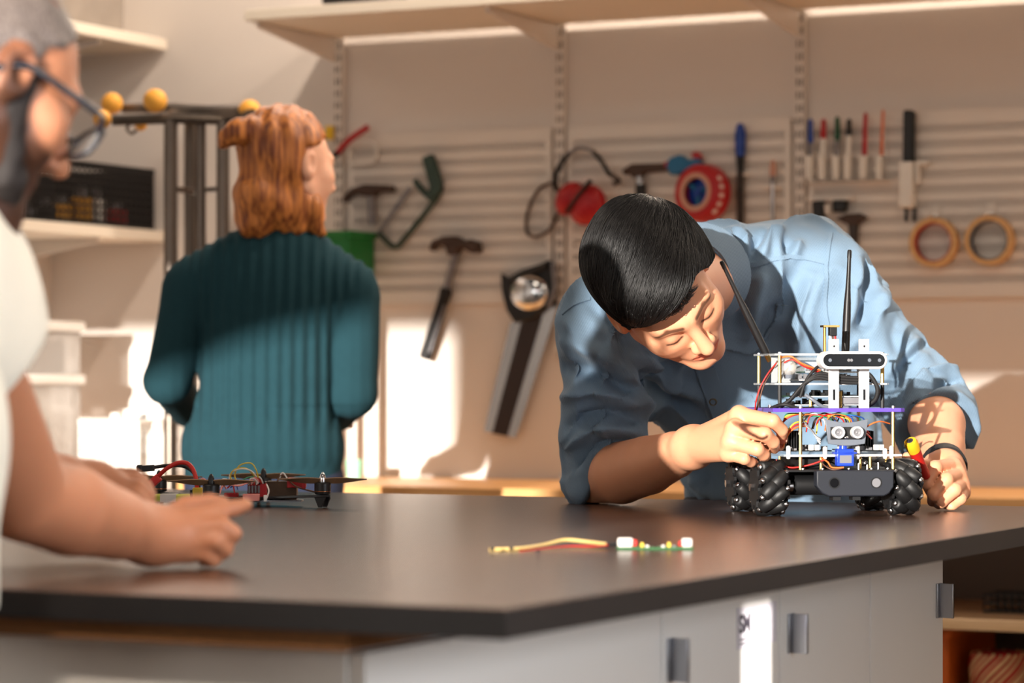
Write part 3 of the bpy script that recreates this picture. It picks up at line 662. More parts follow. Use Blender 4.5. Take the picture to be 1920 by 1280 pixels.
def basket(xa, xb, y0, y1, h, label):
    t = thing('basket', label, 'basket', ((xa + xb) / 2, (y0 + y1) / 2, CZ + 0.0002)); z0 = CZ + 0.0002
    def lattice(P0, P1, nrm, name):
        P0 = Vector(P0); P1 = Vector(P1); e = (P1 - P0); L = e.length; e.normalize(); mb = MB(); n = int(L / 0.016)
        up = Vector((0, 0, 1)); nv = Vector(nrm) * 0.0025
        def strip(a, b, z_a, z_b): mb.prism([P0 + e * a + up * z_a, P0 + e * b + up * z_a, P0 + e * b + up * z_b, P0 + e * a + up * z_b], nv)
        strip(0, L, 0, 0.012); strip(0, L, h - 0.022, h); strip(0, L, h * 0.36, h * 0.42); strip(0, L, h * 0.62, h * 0.68)
        for i in range(n + 1): strip(i * L / n - 0.0032, i * L / n + 0.0032, 0, h)
        return mb.build(name, 'basket_white', t, smooth=0)
    lattice((xa, y0, z0), (xb, y0, z0), (0, 1, 0), 'side_panel'); lattice((xa, y1, z0), (xb, y1, z0), (0, -1, 0), 'side_panel')
    lattice((xa, y0, z0), (xa, y1, z0), (1, 0, 0), 'end_panel'); lattice((xb, y0, z0), (xb, y1, z0), (-1, 0, 0), 'end_panel')
    MB().span((xa, y0, z0), (xb, y1, z0 + 0.003)).build('base', 'basket_white', t)
    MB().tube([(xa, y0, z0 + h), (xb, y0, z0 + h), (xb, y1, z0 + h), (xa, y1, z0 + h)], 0.006, 8, closed=True).build('rim', 'basket_white', t)
    return t
xa = px(150, 850, ydepth(150, 6.22)).x; xb = px(258, 850, ydepth(258, 6.22)).x
basket(xa, xb, 6.22, 6.5, 0.15, 'white slatted plastic basket on the counter beside the boxes')
for k, (fx, fy, r, h, m, lb) in enumerate(((0.25, 0.10, 0.028, 0.165, 'white_plastic', 'white bottle leaning out of the white basket at its left end'), (0.52, 0.09, 0.03, 0.175, 'white_plastic', 'fat white bottle in the middle of the white basket'), (0.8, 0.12, 0.024, 0.17, 'chrome', 'shiny metal bottle at the right end of the white basket'), (0.4, 0.2, 0.035, 0.18, 'grey_card', 'dark canister at the back of the white basket'))):
    p = Vector((xa + (xb - xa) * fx, 6.22 + fy, CZ + 0.0035)); t = thing('bottle', lb, 'bottle', p, 'bottles in the white basket')
    MB().lathe(p, (0, 0, 1), [(0, r * 0.9), (0.004, r), (h * 0.75, r), (h * 0.88, r * 0.5)], 18).build('body', m, t, smooth=50); MB().lathe(p, (0, 0, 1), [(h * 0.87, r * 0.52), (h, r * 0.5), (h * 1.01, r * 0.4)], 18).build('cap', 'white_plastic', t, smooth=50)
p = px(296, 870, ydepth(296, 6.25)); p = Vector((p.x, 6.25, CZ + 0.0002)); t = thing('spray_bottle', 'tall white bottle on the counter between the basket and the dark stand', 'bottle', p)
MB().lathe(p, (0, 0, 1), [(0, 0.024), (0.004, 0.027), (0.11, 0.027), (0.128, 0.014)], 18).build('body', 'white_plastic', t, smooth=50); MB().lathe(p, (0, 0, 1), [(0.127, 0.0145), (0.146, 0.014), (0.148, 0.01)], 18).build('cap', 'white_plastic', t, smooth=50)

# ---- dark metal stand with cork balls behind the woman
mat('cork_ball', (236, 170, 66), 0.6, noise=0.12, nscale=70, bump=0.2); mat('stand_metal', (104, 94, 86), 0.3, 0.9, noise=0.15, nscale=18)
SY = 5.72
def sp(x, y, dn=0.0): return px(x, y, ydepth(x, SY + dn))
t = thing('ball_stand', 'dark metal stand with upright poles and cork balls on its top bars', 'stand', (sp(365, 900).x, SY, 0))
for x, dn, r in ((320, -0.02, 0.0165), (358, 0.10, 0.0165), (376, 0.03, 0.013), (418, 0.02, 0.0155)):
    a = sp(x, 226, dn); MB().cyl((a.x, a.y, 0.02), (a.x, a.y, a.z), r, seg=16).build('pole', 'stand_metal', t)
MB().tube([sp(212, 226, -0.06), sp(330, 222, -0.02), sp(470, 226, 0.05)], 0.013, 10).build('top_bar', 'stand_metal', t)
MB().tube([sp(232, 203, 0.09), sp(330, 202, 0.08), sp(474, 214, 0.0)], 0.013, 10).build('top_bar', 'stand_metal', t)
MB().tube([sp(320, 215, 0.0), sp(400, 214, 0.04), sp(455, 212, 0.02)], 0.022, 10).build('top_plate', 'stand_metal', t)
for x, y, dn in ((320, 354, -0.02), (418, 354, 0.02)):
    MB().tube([sp(x, y, dn), sp(366, 358, 0.08)], 0.007, 8).build('cross_tie', 'stand_metal', t)
MB().ball(sp(370, 361, 0.06), 0.009, 12, 8).build('bolt', 'chrome', t)
for x, y, dn, r in ((210, 194, 0.05, 0.0265), (291, 189, -0.05, 0.0285), (192, 223, -0.06, 0.0215), (264, 234, 0.1, 0.015), (468, 208, 0.02, 0.027)):
    MB().ball(sp(x, y, dn), r, 20, 12).build('cork_ball', 'cork_ball', t, smooth=180)
MB().tube(cat([sp(248, 228, 0.0), sp(238, 240, 0.0), sp(246, 250, 0.0), sp(256, 244, 0.0)], 5), 0.004, 8).build('hook', 'stand_metal', t)
a = sp(365, 900, 0.05)
MB().lathe((a.x, a.y, 0.0), (0, 0, 1), [(0, 0.17), (0.012, 0.17), (0.022, 0.15), (0.022, 0)], 28).build('base_plate', 'stand_metal', t)
# ================================================================ implicit surfaces for bodies and clothes
A3 = lambda v: np.array(v, dtype=np.float32)
def rc(P, a, b, ra, rb):
    a = A3(a); b = A3(b); e = b - a; q = P - a
    t = np.clip((q @ e) / max(float(e @ e), 1e-9), 0, 1)
    q = q - t[:, None] * e
    return np.sqrt((q * q).sum(1)) - (ra + (rb - ra) * t)
def chain(P, pts, k=0.006):
    d = None
    for (a, ra), (b, rb) in zip(pts[:-1], pts[1:]):
        e = rc(P, a, b, ra, rb); d = e if d is None else smin(d, e, k)
    return d
def ell(P, c, r, R=None):
    q = P - A3(c)
    if R is not None: q = q @ R            # columns of R: local axes
    r = A3(r); k0 = np.sqrt(((q / r) ** 2).sum(1)); k1 = np.sqrt(((q / (r * r)) ** 2).sum(1)) + 1e-9
    return k0 * (k0 - 1) / k1
def smin(a, b, k):
    h = np.maximum(k - np.abs(a - b), 0) / k
    return np.minimum(a, b) - h * h * k * 0.25
def smax(a, b, k): return -smin(-a, -b, k)
def axes(x, y, z): return np.stack([A3(x), A3(y), A3(z)], 1)
CAMR = axes(RIGHT, AWAY, UP)
def rollR(deg):                            # camera frame rolled counter-clockwise in the picture
    a = math.radians(deg); return axes(RIGHT * math.cos(a) + UP * math.sin(a), AWAY, UP * math.cos(a) - RIGHT * math.sin(a))
def surface(fn, lo, hi, h, blk=8):
    lo = A3(lo); hi = A3(hi); H = h * blk
    nc = np.ceil((hi - lo) / H).astype(int) + 1
    g = np.stack(np.meshgrid(*[np.arange(n) for n in nc], indexing='ij'), -1).reshape(-1, 3).astype(np.float32)
    dc = fn(lo + (g + 0.5) * H).reshape(nc)
    near = np.abs(dc) < H * 1.25
    n = nc * blk
    D = np.where(dc < 0, -1.0, 1.0).astype(np.float32)
    D = np.repeat(np.repeat(np.repeat(D, blk, 0), blk, 1), blk, 2)
    b = np.argwhere(near)
    off = np.stack(np.meshgrid(*[np.arange(blk)] * 3, indexing='ij'), -1).reshape(-1, 3)
    I = (b[:, None, :] * blk + off[None]).reshape(-1, 3)
    for s in range(0, len(I), 400000):
        J = I[s:s + 400000]; D[J[:, 0], J[:, 1], J[:, 2]] = fn(lo + J.astype(np.float32) * h)
    S = D < 0
    c = np.zeros(n - 1, np.uint8)
    for dx in (0, 1):
        for dy in (0, 1):
            for dz in (0, 1): c += S[dx:n[0] - 1 + dx, dy:n[1] - 1 + dy, dz:n[2] - 1 + dz]
    act = np.argwhere((c > 0) & (c < 8))
    idx = np.full(n - 1, -1, np.int32); idx[act[:, 0], act[:, 1], act[:, 2]] = np.arange(len(act))
    cor = [(x, y, z) for x in (0, 1) for y in (0, 1) for z in (0, 1)]
    V = [D[act[:, 0] + o[0], act[:, 1] + o[1], act[:, 2] + o[2]] for o in cor]
    acc = np.zeros((len(act), 3), np.float32); cnt = np.zeros(len(act), np.float32)
    for i in range(8):
        for j in range(i + 1, 8):
            df = [abs(cor[i][k] - cor[j][k]) for k in range(3)]
            if sum(df) != 1: continue
            m = (V[i] < 0) != (V[j] < 0); t = np.where(m, V[i] / np.where(m, V[i] - V[j], 1), 0)
            p = A3(cor[i])[None] + t[:, None] * (A3(cor[j]) - A3(cor[i]))[None]
            acc += np.where(m[:, None], p, 0); cnt += m
    verts = lo + (act + acc / cnt[:, None]) * h
    F = []
    for ax in range(3):
        a1, a2 = (ax + 1) % 3, (ax + 2) % 3
        sl0 = [slice(1, -1)] * 3; sl1 = [slice(1, -1)] * 3
        sl0[ax] = slice(0, -1); sl1[ax] = slice(1, None)
        s0, s1 = S[tuple(sl0)], S[tuple(sl1)]
        e = np.argwhere(s0 != s1); flip = s0[e[:, 0], e[:, 1], e[:, 2]]
        base = e.copy()
        for k in range(3):
            if k != ax: base[:, k] += 1
        def cell(d1, d2):
            q = base.copy(); q[:, a1] -= d1; q[:, a2] -= d2; return idx[q[:, 0], q[:, 1], q[:, 2]]
        Q = np.stack([cell(1, 1), cell(0, 1), cell(0, 0), cell(1, 0)], 1)
        Q[~flip] = Q[~flip][:, ::-1]; F.append(Q)
    F = np.concatenate(F); F = F[(F >= 0).all(1)]
    return verts, F
def relax(V, F, it=1, w=0.5):
    n = len(V); E = np.concatenate([F[:, [0, 1]], F[:, [1, 2]], F[:, [2, 3]], F[:, [3, 0]]]); E = np.concatenate([E, E[:, ::-1]])
    deg = np.bincount(E[:, 0], minlength=n).astype(np.float32)[:, None]
    for _ in range(it):
        s = np.stack([np.bincount(E[:, 0], weights=V[E[:, 1], k], minlength=n) for k in range(3)], 1)
        V = V + w * (s / np.maximum(deg, 1) - V)
    return V
def vnormals(V, F):
    n = np.cross(V[F[:, 2]] - V[F[:, 0]], V[F[:, 3]] - V[F[:, 1]]); N = np.zeros_like(V)
    for k in range(4): 
        for c in range(3): N[:, c] += np.bincount(F[:, k], weights=n[:, c], minlength=len(V))
    return N / (np.linalg.norm(N, axis=1)[:, None] + 1e-12)
def mesh_obj(name, V, F, m, parent=None, org=None, col=None):
    if org is None: org = ORG[parent.name] if parent else Vector((*(((V.min(0) + V.max(0)) / 2)[:2]), V[:, 2].min()))
    me = bpy.data.meshes.new(name); me.vertices.add(len(V)); me.vertices.foreach_set('co', (V - np.array(org)).astype(np.float32).ravel())
    me.loops.add(F.size); me.loops.foreach_set('vertex_index', F.astype(np.int32).ravel()); me.polygons.add(len(F))
    me.polygons.foreach_set('loop_start', np.arange(0, F.size, F.shape[1], dtype=np.int32))
    me.polygons.foreach_set('use_smooth', np.ones(len(F), bool))
    me.update(calc_edges=True); me.validate()
    for q in (m if isinstance(m, (list, tuple)) else [m]): me.materials.append(MATS[q])
    if col is not None:
        a = me.color_attributes.new('Col', 'FLOAT_COLOR', 'POINT'); c4 = np.ones((len(V), 4), np.float32); c4[:, :3] = col; a.data.foreach_set('color', c4.ravel())
    o = bpy.data.objects.new(name, me); COL.objects.link(o)
    if parent: o.parent = parent
    else: o.location = org
    ORG[o.name] = Vector(org); return o
def surf_obj(name, fn, lo, hi, h, m, parent=None, org=None, colfn=None, smooth=1, post=None):
    V, F = surface(fn, lo, hi, h)
    if smooth: V = relax(V, F, smooth)
    if post is not None: V = post(V, F)
    return mesh_obj(name, V, F, m, parent, org, colfn(V) if colfn else None), V, F
def bounds(pts, pad):
    a = np.array([tuple(p) for p in pts]); return a.min(0) - pad, a.max(0) + pad
def vnoise(P, f, seed=0):                  # cheap smooth noise: sums of sines
    r = np.random.RandomState(seed); out = np.zeros(len(P), np.float32)
    for k in range(6):
        d = r.normal(size=3); d = d / np.linalg.norm(d) * f * (0.6 + 0.9 * r.rand())
        out += np.sin(P @ A3(d) + r.rand() * 6.28)
    return out / 6 * 1.6
class Head:
    """a human head as an implicit surface in its own axes: L lateral, Fw forward, U up"""
    def __init__(s, c, Fw, U, scale=1.0, lid=1.0):
        s.c = A3(c); Fw = Vector(Fw).normalized(); U = Vector(U); U = (U - Fw * U.dot(Fw)).normalized(); s.L = Fw.cross(U).normalized()
        s.F = Fw; s.U = U; s.R = axes(s.L, s.F, s.U); s.k = scale
    def loc(s, P): return (P - s.c) @ s.R / s.k
    def w(s, l, f, u): return Vector(s.c) + (s.L * l + s.F * f + s.U * u) * s.k
    def sdf(s, P):
        q = s.loc(P)
        d = ell(q, (0, -0.012, 0.030), (0.075, 0.096, 0.086))
        d = smin(d, ell(q, (0, 0.030, -0.025), (0.064, 0.064, 0.082)), 0.03)
        qa = q.copy(); qa[:, 0] = np.abs(qa[:, 0])
        d = smin(d, rc(qa, (0.055, 0.0, -0.05), (0.018, 0.066, -0.100), 0.018, 0.015), 0.03)
        d = smin(d, rc(q, (-0.008, 0.078, -0.100), (0.008, 0.078, -0.100), 0.017, 0.017), 0.02)
        d = smin(d, rc(qa, (0.040, 0.058, -0.022), (0.038, 0.056, -0.034), 0.026, 0.024), 0.025)
        d = smin(d, rc(qa, (0.006, 0.090, 0.022), (0.044, 0.074, 0.024), 0.010, 0.008), 0.018)
        d = smax(d, -ell(qa, (0.032, 0.104, 0.001), (0.020, 0.016, 0.011)), 0.014)
        d = smin(d, np.sqrt(((qa - A3((0.031, 0.0775, 0.0))) ** 2).sum(1)) - 0.0135, 0.006)
        d = smin(d, rc(q, (0, 0.090, 0.014), (0, 0.117, -0.030), 0.0075, 0.0115), 0.012)
        d = smin(d, np.sqrt(((qa - A3((0.0125, 0.103, -0.036))) ** 2).sum(1)) - 0.0088, 0.008)
        d = smax(d, -(np.sqrt(((qa - A3((0.0065, 0.107, -0.047))) ** 2).sum(1)) - 0.0045), 0.004)
        d = smin(d, ell(q, (0, 0.075, -0.066), (0.030, 0.020, 0.020)), 0.015)
        d = smin(d, chain(qa, [((0.0, 0.0955, -0.0625), 0.0052), ((0.010, 0.0935, -0.0615), 0.005), ((0.024, 0.082, -0.0715), 0.003)], 0.003), 0.005)
        d = smin(d, chain(qa, [((0.0, 0.0945, -0.0745), 0.0062), ((0.012, 0.090, -0.0735), 0.0055), ((0.023, 0.081, -0.0730), 0.003)], 0.003), 0.005)
        d = smax(d, -rc(qa, (0, 0.103, -0.0680), (0.022, 0.088, -0.0722), 0.0022, 0.0012), 0.003)
        e = ell(qa, (0.079, -0.010, -0.004), (0.011, 0.021, 0.032)); e = smax(e, -ell(qa, (0.090, -0.006, 0.002), (0.010, 0.012, 0.020)), 0.006)
        d = smin(d, e, 0.006)
        return d * s.k
    def pigment(s, V, lips=(0.78, 0.42, 0.42), brow=(0.10, 0.08, 0.07), beard=None, hair=None):
        q = s.loc(V.astype(np.float32)); qa = q.copy(); qa[:, 0] = np.abs(qa[:, 0]); c = np.ones((len(V), 3), np.float32)
        front = q[:, 1] > 0.05
        def mixin(m, col): c[:] = c * (1 - m[:, None]) + c * A3(col) * m[:, None]
        sm = lambda x: np.clip(x, 0, 1)
        if beard:
            jaw = sm((-0.028 - q[:, 2] + 0.9 * np.maximum(0.03 - q[:, 1], 0) * (q[:, 2] < 0.03)) / 0.012) * sm((q[:, 1] + 0.035) / 0.02)
            side = sm((0.030 - q[:, 2]) / 0.012) * sm((0.030 - q[:, 1]) / 0.015) * sm((q[:, 1] + 0.002) / 0.010) * (qa[:, 0] > 0.045)
            chk = sm((q[:, 1] - 0.035) / 0.02) * sm((q[:, 2] + 0.047) / 0.010)      # the cheek front stays bare
            m = np.maximum(jaw * (1 - chk), side); m *= (np.linalg.norm(q - A3((0, 0, 0)), axis=1) < 0.16); mixin(m * 0.93, beard)
        if hair: m = sm((q[:, 2] - 0.062 + np.maximum(0.045 - q[:, 1], 0) * 1.2) / 0.012) * sm((0.062 - q[:, 1]) / 0.02) * (q[:, 2] > -0.07); mixin(m, hair)
        qa = qa.copy(); qa[:, 1] = 0.09
        fl = lambda pts: [((a[0], 0.09, a[2]), r) for a, r in pts]
        lipd = np.minimum(chain(qa, fl([((0.0, 0, -0.0630), 0.0046), ((0.010, 0, -0.0620), 0.0044), ((0.024, 0, -0.0712), 0.002)]), 0.003), chain(qa, fl([((0.0, 0, -0.0745), 0.0056), ((0.012, 0, -0.0735), 0.005), ((0.023, 0, -0.0730), 0.002)]), 0.003))
        mixin(sm(1 - lipd / 0.0012) * front, lips)
        bd = chain(qa, fl([((0.014, 0, 0.0235), 0.0024), ((0.034, 0, 0.0270), 0.0024), ((0.052, 0, 0.0200), 0.0010)]), 0.003); mixin(sm(1 - bd / 0.0026) * front * 0.9, brow)
        ld = chain(qa, fl([((0.019, 0, -0.005), 0.0008), ((0.031, 0, -0.0068), 0.0014), ((0.044, 0, -0.0045), 0.0008)]), 0.001); mixin(sm(1 - ld / 0.0022) * front, (0.12, 0.09, 0.08))
        return c
# ================================================================ the man bending over the robot
def skin(name, rgb):
    m = mat(name, rgb, 0.48, noise=0.07, nscale=22, bump=0.10, bscale=420, sss=0.18); return vcol(m)
skin('skin_tan', (224, 160, 124)); mat('hair_black', (12, 10, 10), 0.40, spec=0.5)
HC = px(1238, 546, 4.36)
hF = RIGHT * 0.4925 - AWAY * 0.60 - UP * 0.63; hU = -RIGHT * 0.369 - AWAY * 0.80 + UP * 0.473
head = Head(HC, hF, hU, 1.0)
p = lambda x, y, Y: px(x, y, Y)
L_SH, L_EL = p(1130, 612, 4.64), p(1130, 893, 4.66)
R_SH, R_EL = p(1540, 562, 4.80), p(1737, 765, 4.74)
WAIST, MID, CHEST, YOKE = p(1478, 965, 5.02), p(1452, 820, 4.98), p(1398, 665, 4.88), p(1345, 560, 4.80)
LW = p(1300, 838, 4.36); RW = p(1770, 882, 4.47)
def fingers(P, spec, k=0.003):
    d = None
    for pts in spec:
        e = chain(P, pts, k); d = e if d is None else np.minimum(d, e)
    return d
LF = [[(p(1386, 777, 4.235), .0120), (p(1449, 789, 4.195), .0105), (p(1466, 806, 4.21), .0090), (p(1466, 824, 4.235), .0078)],
      [(p(1378, 803, 4.215), .0120), (p(1434, 814, 4.180), .0108), (p(1450, 829, 4.195), .0092), (p(1452, 841, 4.225), .0078)],
      [(p(1370, 828, 4.215), .0115), (p(1420, 842, 4.190), .0100), (p(1432, 852, 4.205), .0088), (p(1434, 862, 4.235), .0075)],
      [(p(1366, 850, 4.225), .0105), (p(1396, 860, 4.205), .0085), (p(1408, 866, 4.22), .0075), (p(1413, 869, 4.235), .0066)],
      [(p(1335, 822, 4.32), .0140), (p(1395, 822, 4.30), .0115), (p(1440, 832, 4.27), .0098), (p(1462, 836, 4.245), .0080)]]
RF = [[(p(1786, 873, 4.44), .0120), (p(1753, 876, 4.380), .0108), (p(1738, 906, 4.372), .0095), (p(1746, 924, 4.40), .0082)],
      [(p(1795, 890, 4.435), .0120), (p(1774, 899, 4.372), .0110), (p(1750, 927, 4.365), .0095), (p(1748, 940, 4.40), .0082)],
      [(p(1801, 908, 4.435), .0115), (p(1790, 918, 4.375), .0104), (p(1765, 941, 4.370), .0090), (p(1760, 945, 4.40), .0080)],
      [(p(1804, 924, 4.435), .0105), (p(1801, 935, 4.388), .0090), (p(1784, 949, 4.382), .0078), (p(1776, 948, 4.41), .0070)],
      [(p(1768, 885, 4.475), .0140), (p(1735, 874, 4.455), .0115), (p(1716, 864, 4.44), .0098), (p(1701, 857, 4.425), .0085)]]
def man_body(P):
    d = head.sdf(P)
    nb = p(1345, 520, 4.74)
    d = smin(d, rc(P, head.w(0, -0.028, -0.05), nb, 0.056, 0.062), 0.03)
    d = smin(d, ell(P, YOKE, (.16, .085, .09), rollR(14)), 0.04); d = smin(d, ell(P, CHEST, (.175, .10, .15), rollR(14)), 0.05)
    d = smin(d, ell(P, MID, (.16, .095, .15)), 0.05); d = smin(d, ell(P, WAIST, (.16, .09, .12)), 0.05)
    d = smin(d, rc(P, L_SH, L_EL, .048, .042), 0.03); d = smin(d, rc(P, R_SH, R_EL, .052, .044), 0.03)
    la = chain(P, [(L_EL, .0455), (p(1165, 886, 4.60), .0500), (p(1215, 872, 4.53), .0465), (p(1265, 853, 4.44), .0365), (LW, .0300)], 0.004)
    la = smin(la, rc(P, p(1108, 912, 4.67), p(1122, 906, 4.67), .026, .03), 0.03)
    ra = chain(P, [(R_EL, .046), (p(1757, 796, 4.64), .0455), (p(1762, 840, 4.56), .0400), (RW, .0290)], 0.004)
    lp = LW; pal = None
    for f in LF[:4]:
        e = rc(P, lp, f[0][0], .024, .0125); pal = e if pal is None else smin(pal, e, 0.014)
        kn = rc(P, f[0][0], f[0][0] + (f[1][0] - f[0][0]) * 0.05, f[0][1] + .0012, f[0][1]); pal = smin(pal, kn, 0.006)
    lh = smin(smin(la, pal, 0.02), fingers(P, LF), 0.005)
    pal = None
    for f in RF[:4]:
        e = rc(P, RW, f[0][0], .024, .0125); pal = e if pal is None else smin(pal, e, 0.014)
    rh = smin(smin(ra, pal, 0.02), fingers(P, RF), 0.005)
    d = smin(d, lh, 0.012); d = smin(d, rh, 0.012)
    tend = rc(P, LW, LF[1][0][0], .0235, .0135)
    return d
mlo, mhi = bounds([p(1060, 370, 4.1), p(1840, 1000, 5.2), p(1060, 1000, 5.2), p(1840, 370, 4.1), p(1300, 370, 4.15)], 0.0)
lo, hi = bounds([head.w(0, 0, 0), LF[0][1][0], RF[0][2][0], WAIST, R_EL, L_EL, p(1108, 912, 4.67)], 0.16)
lo[2] = TOP + 0.0015
man, mV, mF = surf_obj('person', lambda P: np.maximum(man_body(P), TOP + 0.002 - P[:, 2]), lo, hi, 0.0023, 'skin_tan', org=Vector((*WAIST[:2], 0.0)), colfn=lambda V: head.pigment(V))
tag(man, 'man in a blue shirt bending over the wheeled robot with both hands at it', 'person')

# ---- shirt
def shirt_mat(name, rgb, ax, period, rough=0.75, strength=0.35):
    m = mat(name, rgb, rough, noise=0.05, nscale=9, sheen=0.1); nt = m.node_tree; b = nt.nodes['Principled BSDF']
    tc = nt.nodes.new('ShaderNodeTexCoord'); dp = nt.nodes.new('ShaderNodeVectorMath'); dp.operation = 'DOT_PRODUCT'; dp.inputs[1].default_value = Vector(ax) * (2 * math.pi / period)
    sn = nt.nodes.new('ShaderNodeMath'); sn.operation = 'SINE'
    nt.links.new(tc.outputs['Object'], dp.inputs[0]); nt.links.new(dp.outputs['Value'], sn.inputs[0])
    bp = nt.nodes.new('ShaderNodeBump'); bp.inputs['Strength'].default_value = strength; bp.inputs['Distance'].default_value = 0.0008
    nt.links.new(sn.outputs[0], bp.inputs['Height']); nt.links.new(bp.outputs['Normal'], b.inputs['Normal'])
    return m
shirt_mat('denim_blue', (114, 140, 164), (RIGHT * 0.94 + UP * 0.34).normalized(), 0.0025, strength=0.4)
c0 = p(1150, 880, 4.64); cn = (RIGHT * 0.72 - UP * 0.66 - AWAY * 0.20).normalized()
c1 = p(1762, 792, 4.67); c1n = (RIGHT * 0.10 - UP * 0.52 - AWAY * 0.85).normalized()
PL = lambda P, o, n: (P - A3(o)) @ A3(n)
def shirt_sdf(P):
    d = ell(P, YOKE, (.185, .112, .105), rollR(16)); d = smin(d, ell(P, CHEST, (.200, .125, .165), rollR(14)), 0.06)
    d = smin(d, ell(P, p(1530, 560, 4.86), (.075, .10, .135)), 0.05)
    d = smin(d, ell(P, MID, (.188, .118, .16)), 0.06); d = smin(d, ell(P, WAIST, (.186, .115, .16)), 0.05)
    d = smin(d, rc(P, p(1345, 516, 4.77), p(1528, 528, 4.81), .080, .086), 0.05); d = smin(d, rc(P, p(1528, 528, 4.81), R_SH, .084, .084), 0.04)
    la = smin(rc(P, L_SH, L_EL, .0720, .0610), rc(P, p(1230, 600, 4.72), L_SH, .06, .066), 0.04)
    la = smax(la, PL(P, c0, cn), 0.006)
    cu = smax(np.maximum(rc(P, L_SH, L_EL, .0760, .0655), -PL(P, c0, cn) - 0.050), PL(P, c0, cn) - 0.002, 0.006)
    la = smin(la, cu, 0.004)
    ra = chain(P, [(R_SH, .088), (R_EL, .064), (c1 + c1n * 0.03, .062)], 0.03)
    ra = smax(ra, PL(P, c1, c1n), 0.006)
    cu = smax(np.maximum(chain(P, [(R_SH, .088), (R_EL, .069), (c1 + c1n * 0.03, .068)], 0.03), -PL(P, c1, c1n) - 0.045), PL(P, c1, c1n) - 0.002, 0.006)
    ra = smin(ra, cu, 0.004)
    d = smin(d, la, 0.035); d = smin(d, ra, 0.04)
    # cloth waves
    q = P @ CAMR
    d = d + 0.0045 * vnoise(P, 42, 3) + 0.0028 * vnoise(P, 95, 4) - 0.0095 * np.clip(1 - np.abs(vnoise(P * A3((1.0, 1.0, 0.55)), 34, 6)) * 2.6, 0, 1) ** 2
    return d
# folds drawn over the cloth as (picture polyline, height, width)
FOLDS = [([(1182, 655), (1235, 700), (1305, 742)], .012, .014), ([(1165, 690), (1200, 745), (1245, 835)], .011, .013), ([(1195, 690), (1240, 735), (1310, 775)], -.010, .016),
         ([(1300, 890), (1335, 925)], .010, .014), ([(1230, 800), (1290, 860), (1330, 900)], .008, .016),
         ([(1355, 440), (1380, 470), (1390, 520)], -.007, .010), ([(1372, 430), (1398, 455), (1408, 490)], .007, .010), ([(1430, 440), (1412, 465), (1405, 492)], -.008, .010), ([(1460, 425), (1440, 450), (1425, 485)], .007, .010),
         ([(1475, 450), (1480, 475)], -.006, .008), ([(1500, 455), (1488, 478)], .006, .009),
         ([(1410, 520), (1395, 560), (1375, 620)], -.006, .012), ([(1430, 510), (1420, 560), (1400, 640)], .006, .012), ([(1500, 500), (1470, 580), (1430, 660)], -.008, .020), ([(1520, 520), (1500, 600), (1490, 680)], .008, .014),
         ([(1630, 490), (1626, 560), (1612, 610)], -.009, .011), ([(1608, 480), (1600, 560), (1580, 640)], .008, .013), ([(1660, 530), (1640, 600), (1600, 660)], .009, .012), ([(1640, 590), (1618, 640), (1600, 690)], -.009, .012),
         ([(1690, 590), (1680, 630), (1700, 690)], -.006, .014), ([(1745, 640), (1720, 655), (1690, 690), (1660, 740)], -.009, .010), ([(1725, 640), (1700, 662), (1668, 710)], .009, .011), ([(1790, 690), (1740, 705), (1700, 745)], .008, .009), ([(1800, 712), (1750, 722), (1705, 765)], -.007, .007),
         ([(1060, 640), (1120, 660), (1190, 700)], .008, .012), ([(1058, 690), (1120, 700), (1200, 735)], -.008, .012), ([(1058, 745), (1120, 735), (1190, 760)], .009, .011), ([(1062, 800), (1130, 770), (1205, 790)], -.008, .010), ([(1064, 840), (1120, 805), (1195, 812)], .007, .009), ([(1075, 880), (1110, 835), (1180, 828)], -.006, .007),
         ([(1100, 560), (1140, 600), (1185, 655)], -.007, .014), ([(1060, 600), (1085, 625), (1110, 665)], .006, .012)]
CAMV = np.array(EYE)
def raycaster(V, F):
    return BVHTree.FromPolygons([tuple(v) for v in V], [tuple(f) for f in F])
def cast(tree, x, y):
    d = (px(x, y, 5.0) - EYE).normalized(); r = tree.ray_cast(EYE, d)
    return r[0], r[1]
def fold(V, F):
    tree = raycaster(V, F); N = vnormals(V, F); off = np.zeros(len(V))
    for line, amp, wd in FOLDS:
        P = [Vector((x, y, 0)) for x, y in line]; Q = cat(P, 6); hit = [cast(tree, q.x, q.y)[0] for q in Q]; hit = [h for h in hit if h is not None]
        if len(hit) < 3: continue
        L = np.array([tuple(h) for h in hit]); m = (V > L.min(0) - 4 * wd).all(1) & (V < L.max(0) + 4 * wd).all(1); I = np.where(m)[0]
        if not len(I): continue
        dist = np.full(len(I), 9.0); prm = np.zeros(len(I))
        for i in range(len(L) - 1):
            a, e = L[i], L[i + 1] - L[i]; t = np.clip(((V[I] - a) @ e) / max(e @ e, 1e-9), 0, 1); dd = np.linalg.norm(V[I] - a - t[:, None] * e, axis=1)
            b = dd < dist; dist[b] = dd[b]; prm[b] = (i + t[b]) / (len(L) - 1)
        off[I] += 2.2 * amp * np.exp(-(dist / wd) ** 2) * np.minimum(1, 0.35 + np.sin(np.pi * np.clip(prm, 0.02, 0.98)))
    return V + N * off[:, None]
slo, shi = bounds([p(1020, 380, 4.62), p(1860, 1010, 5.14), p(1020, 1010, 4.62), p(1860, 380, 5.1), p(1770, 820, 4.5)], 0.03)
sfn = lambda P: np.maximum(shirt_sdf(P), 0.80 - P[:, 2])
shirt, sV, sF = surf_obj('shirt', sfn, slo, shi, 0.0034, 'denim_blue', man, post=fold, smooth=2)
STREE = raycaster(sV, sF)
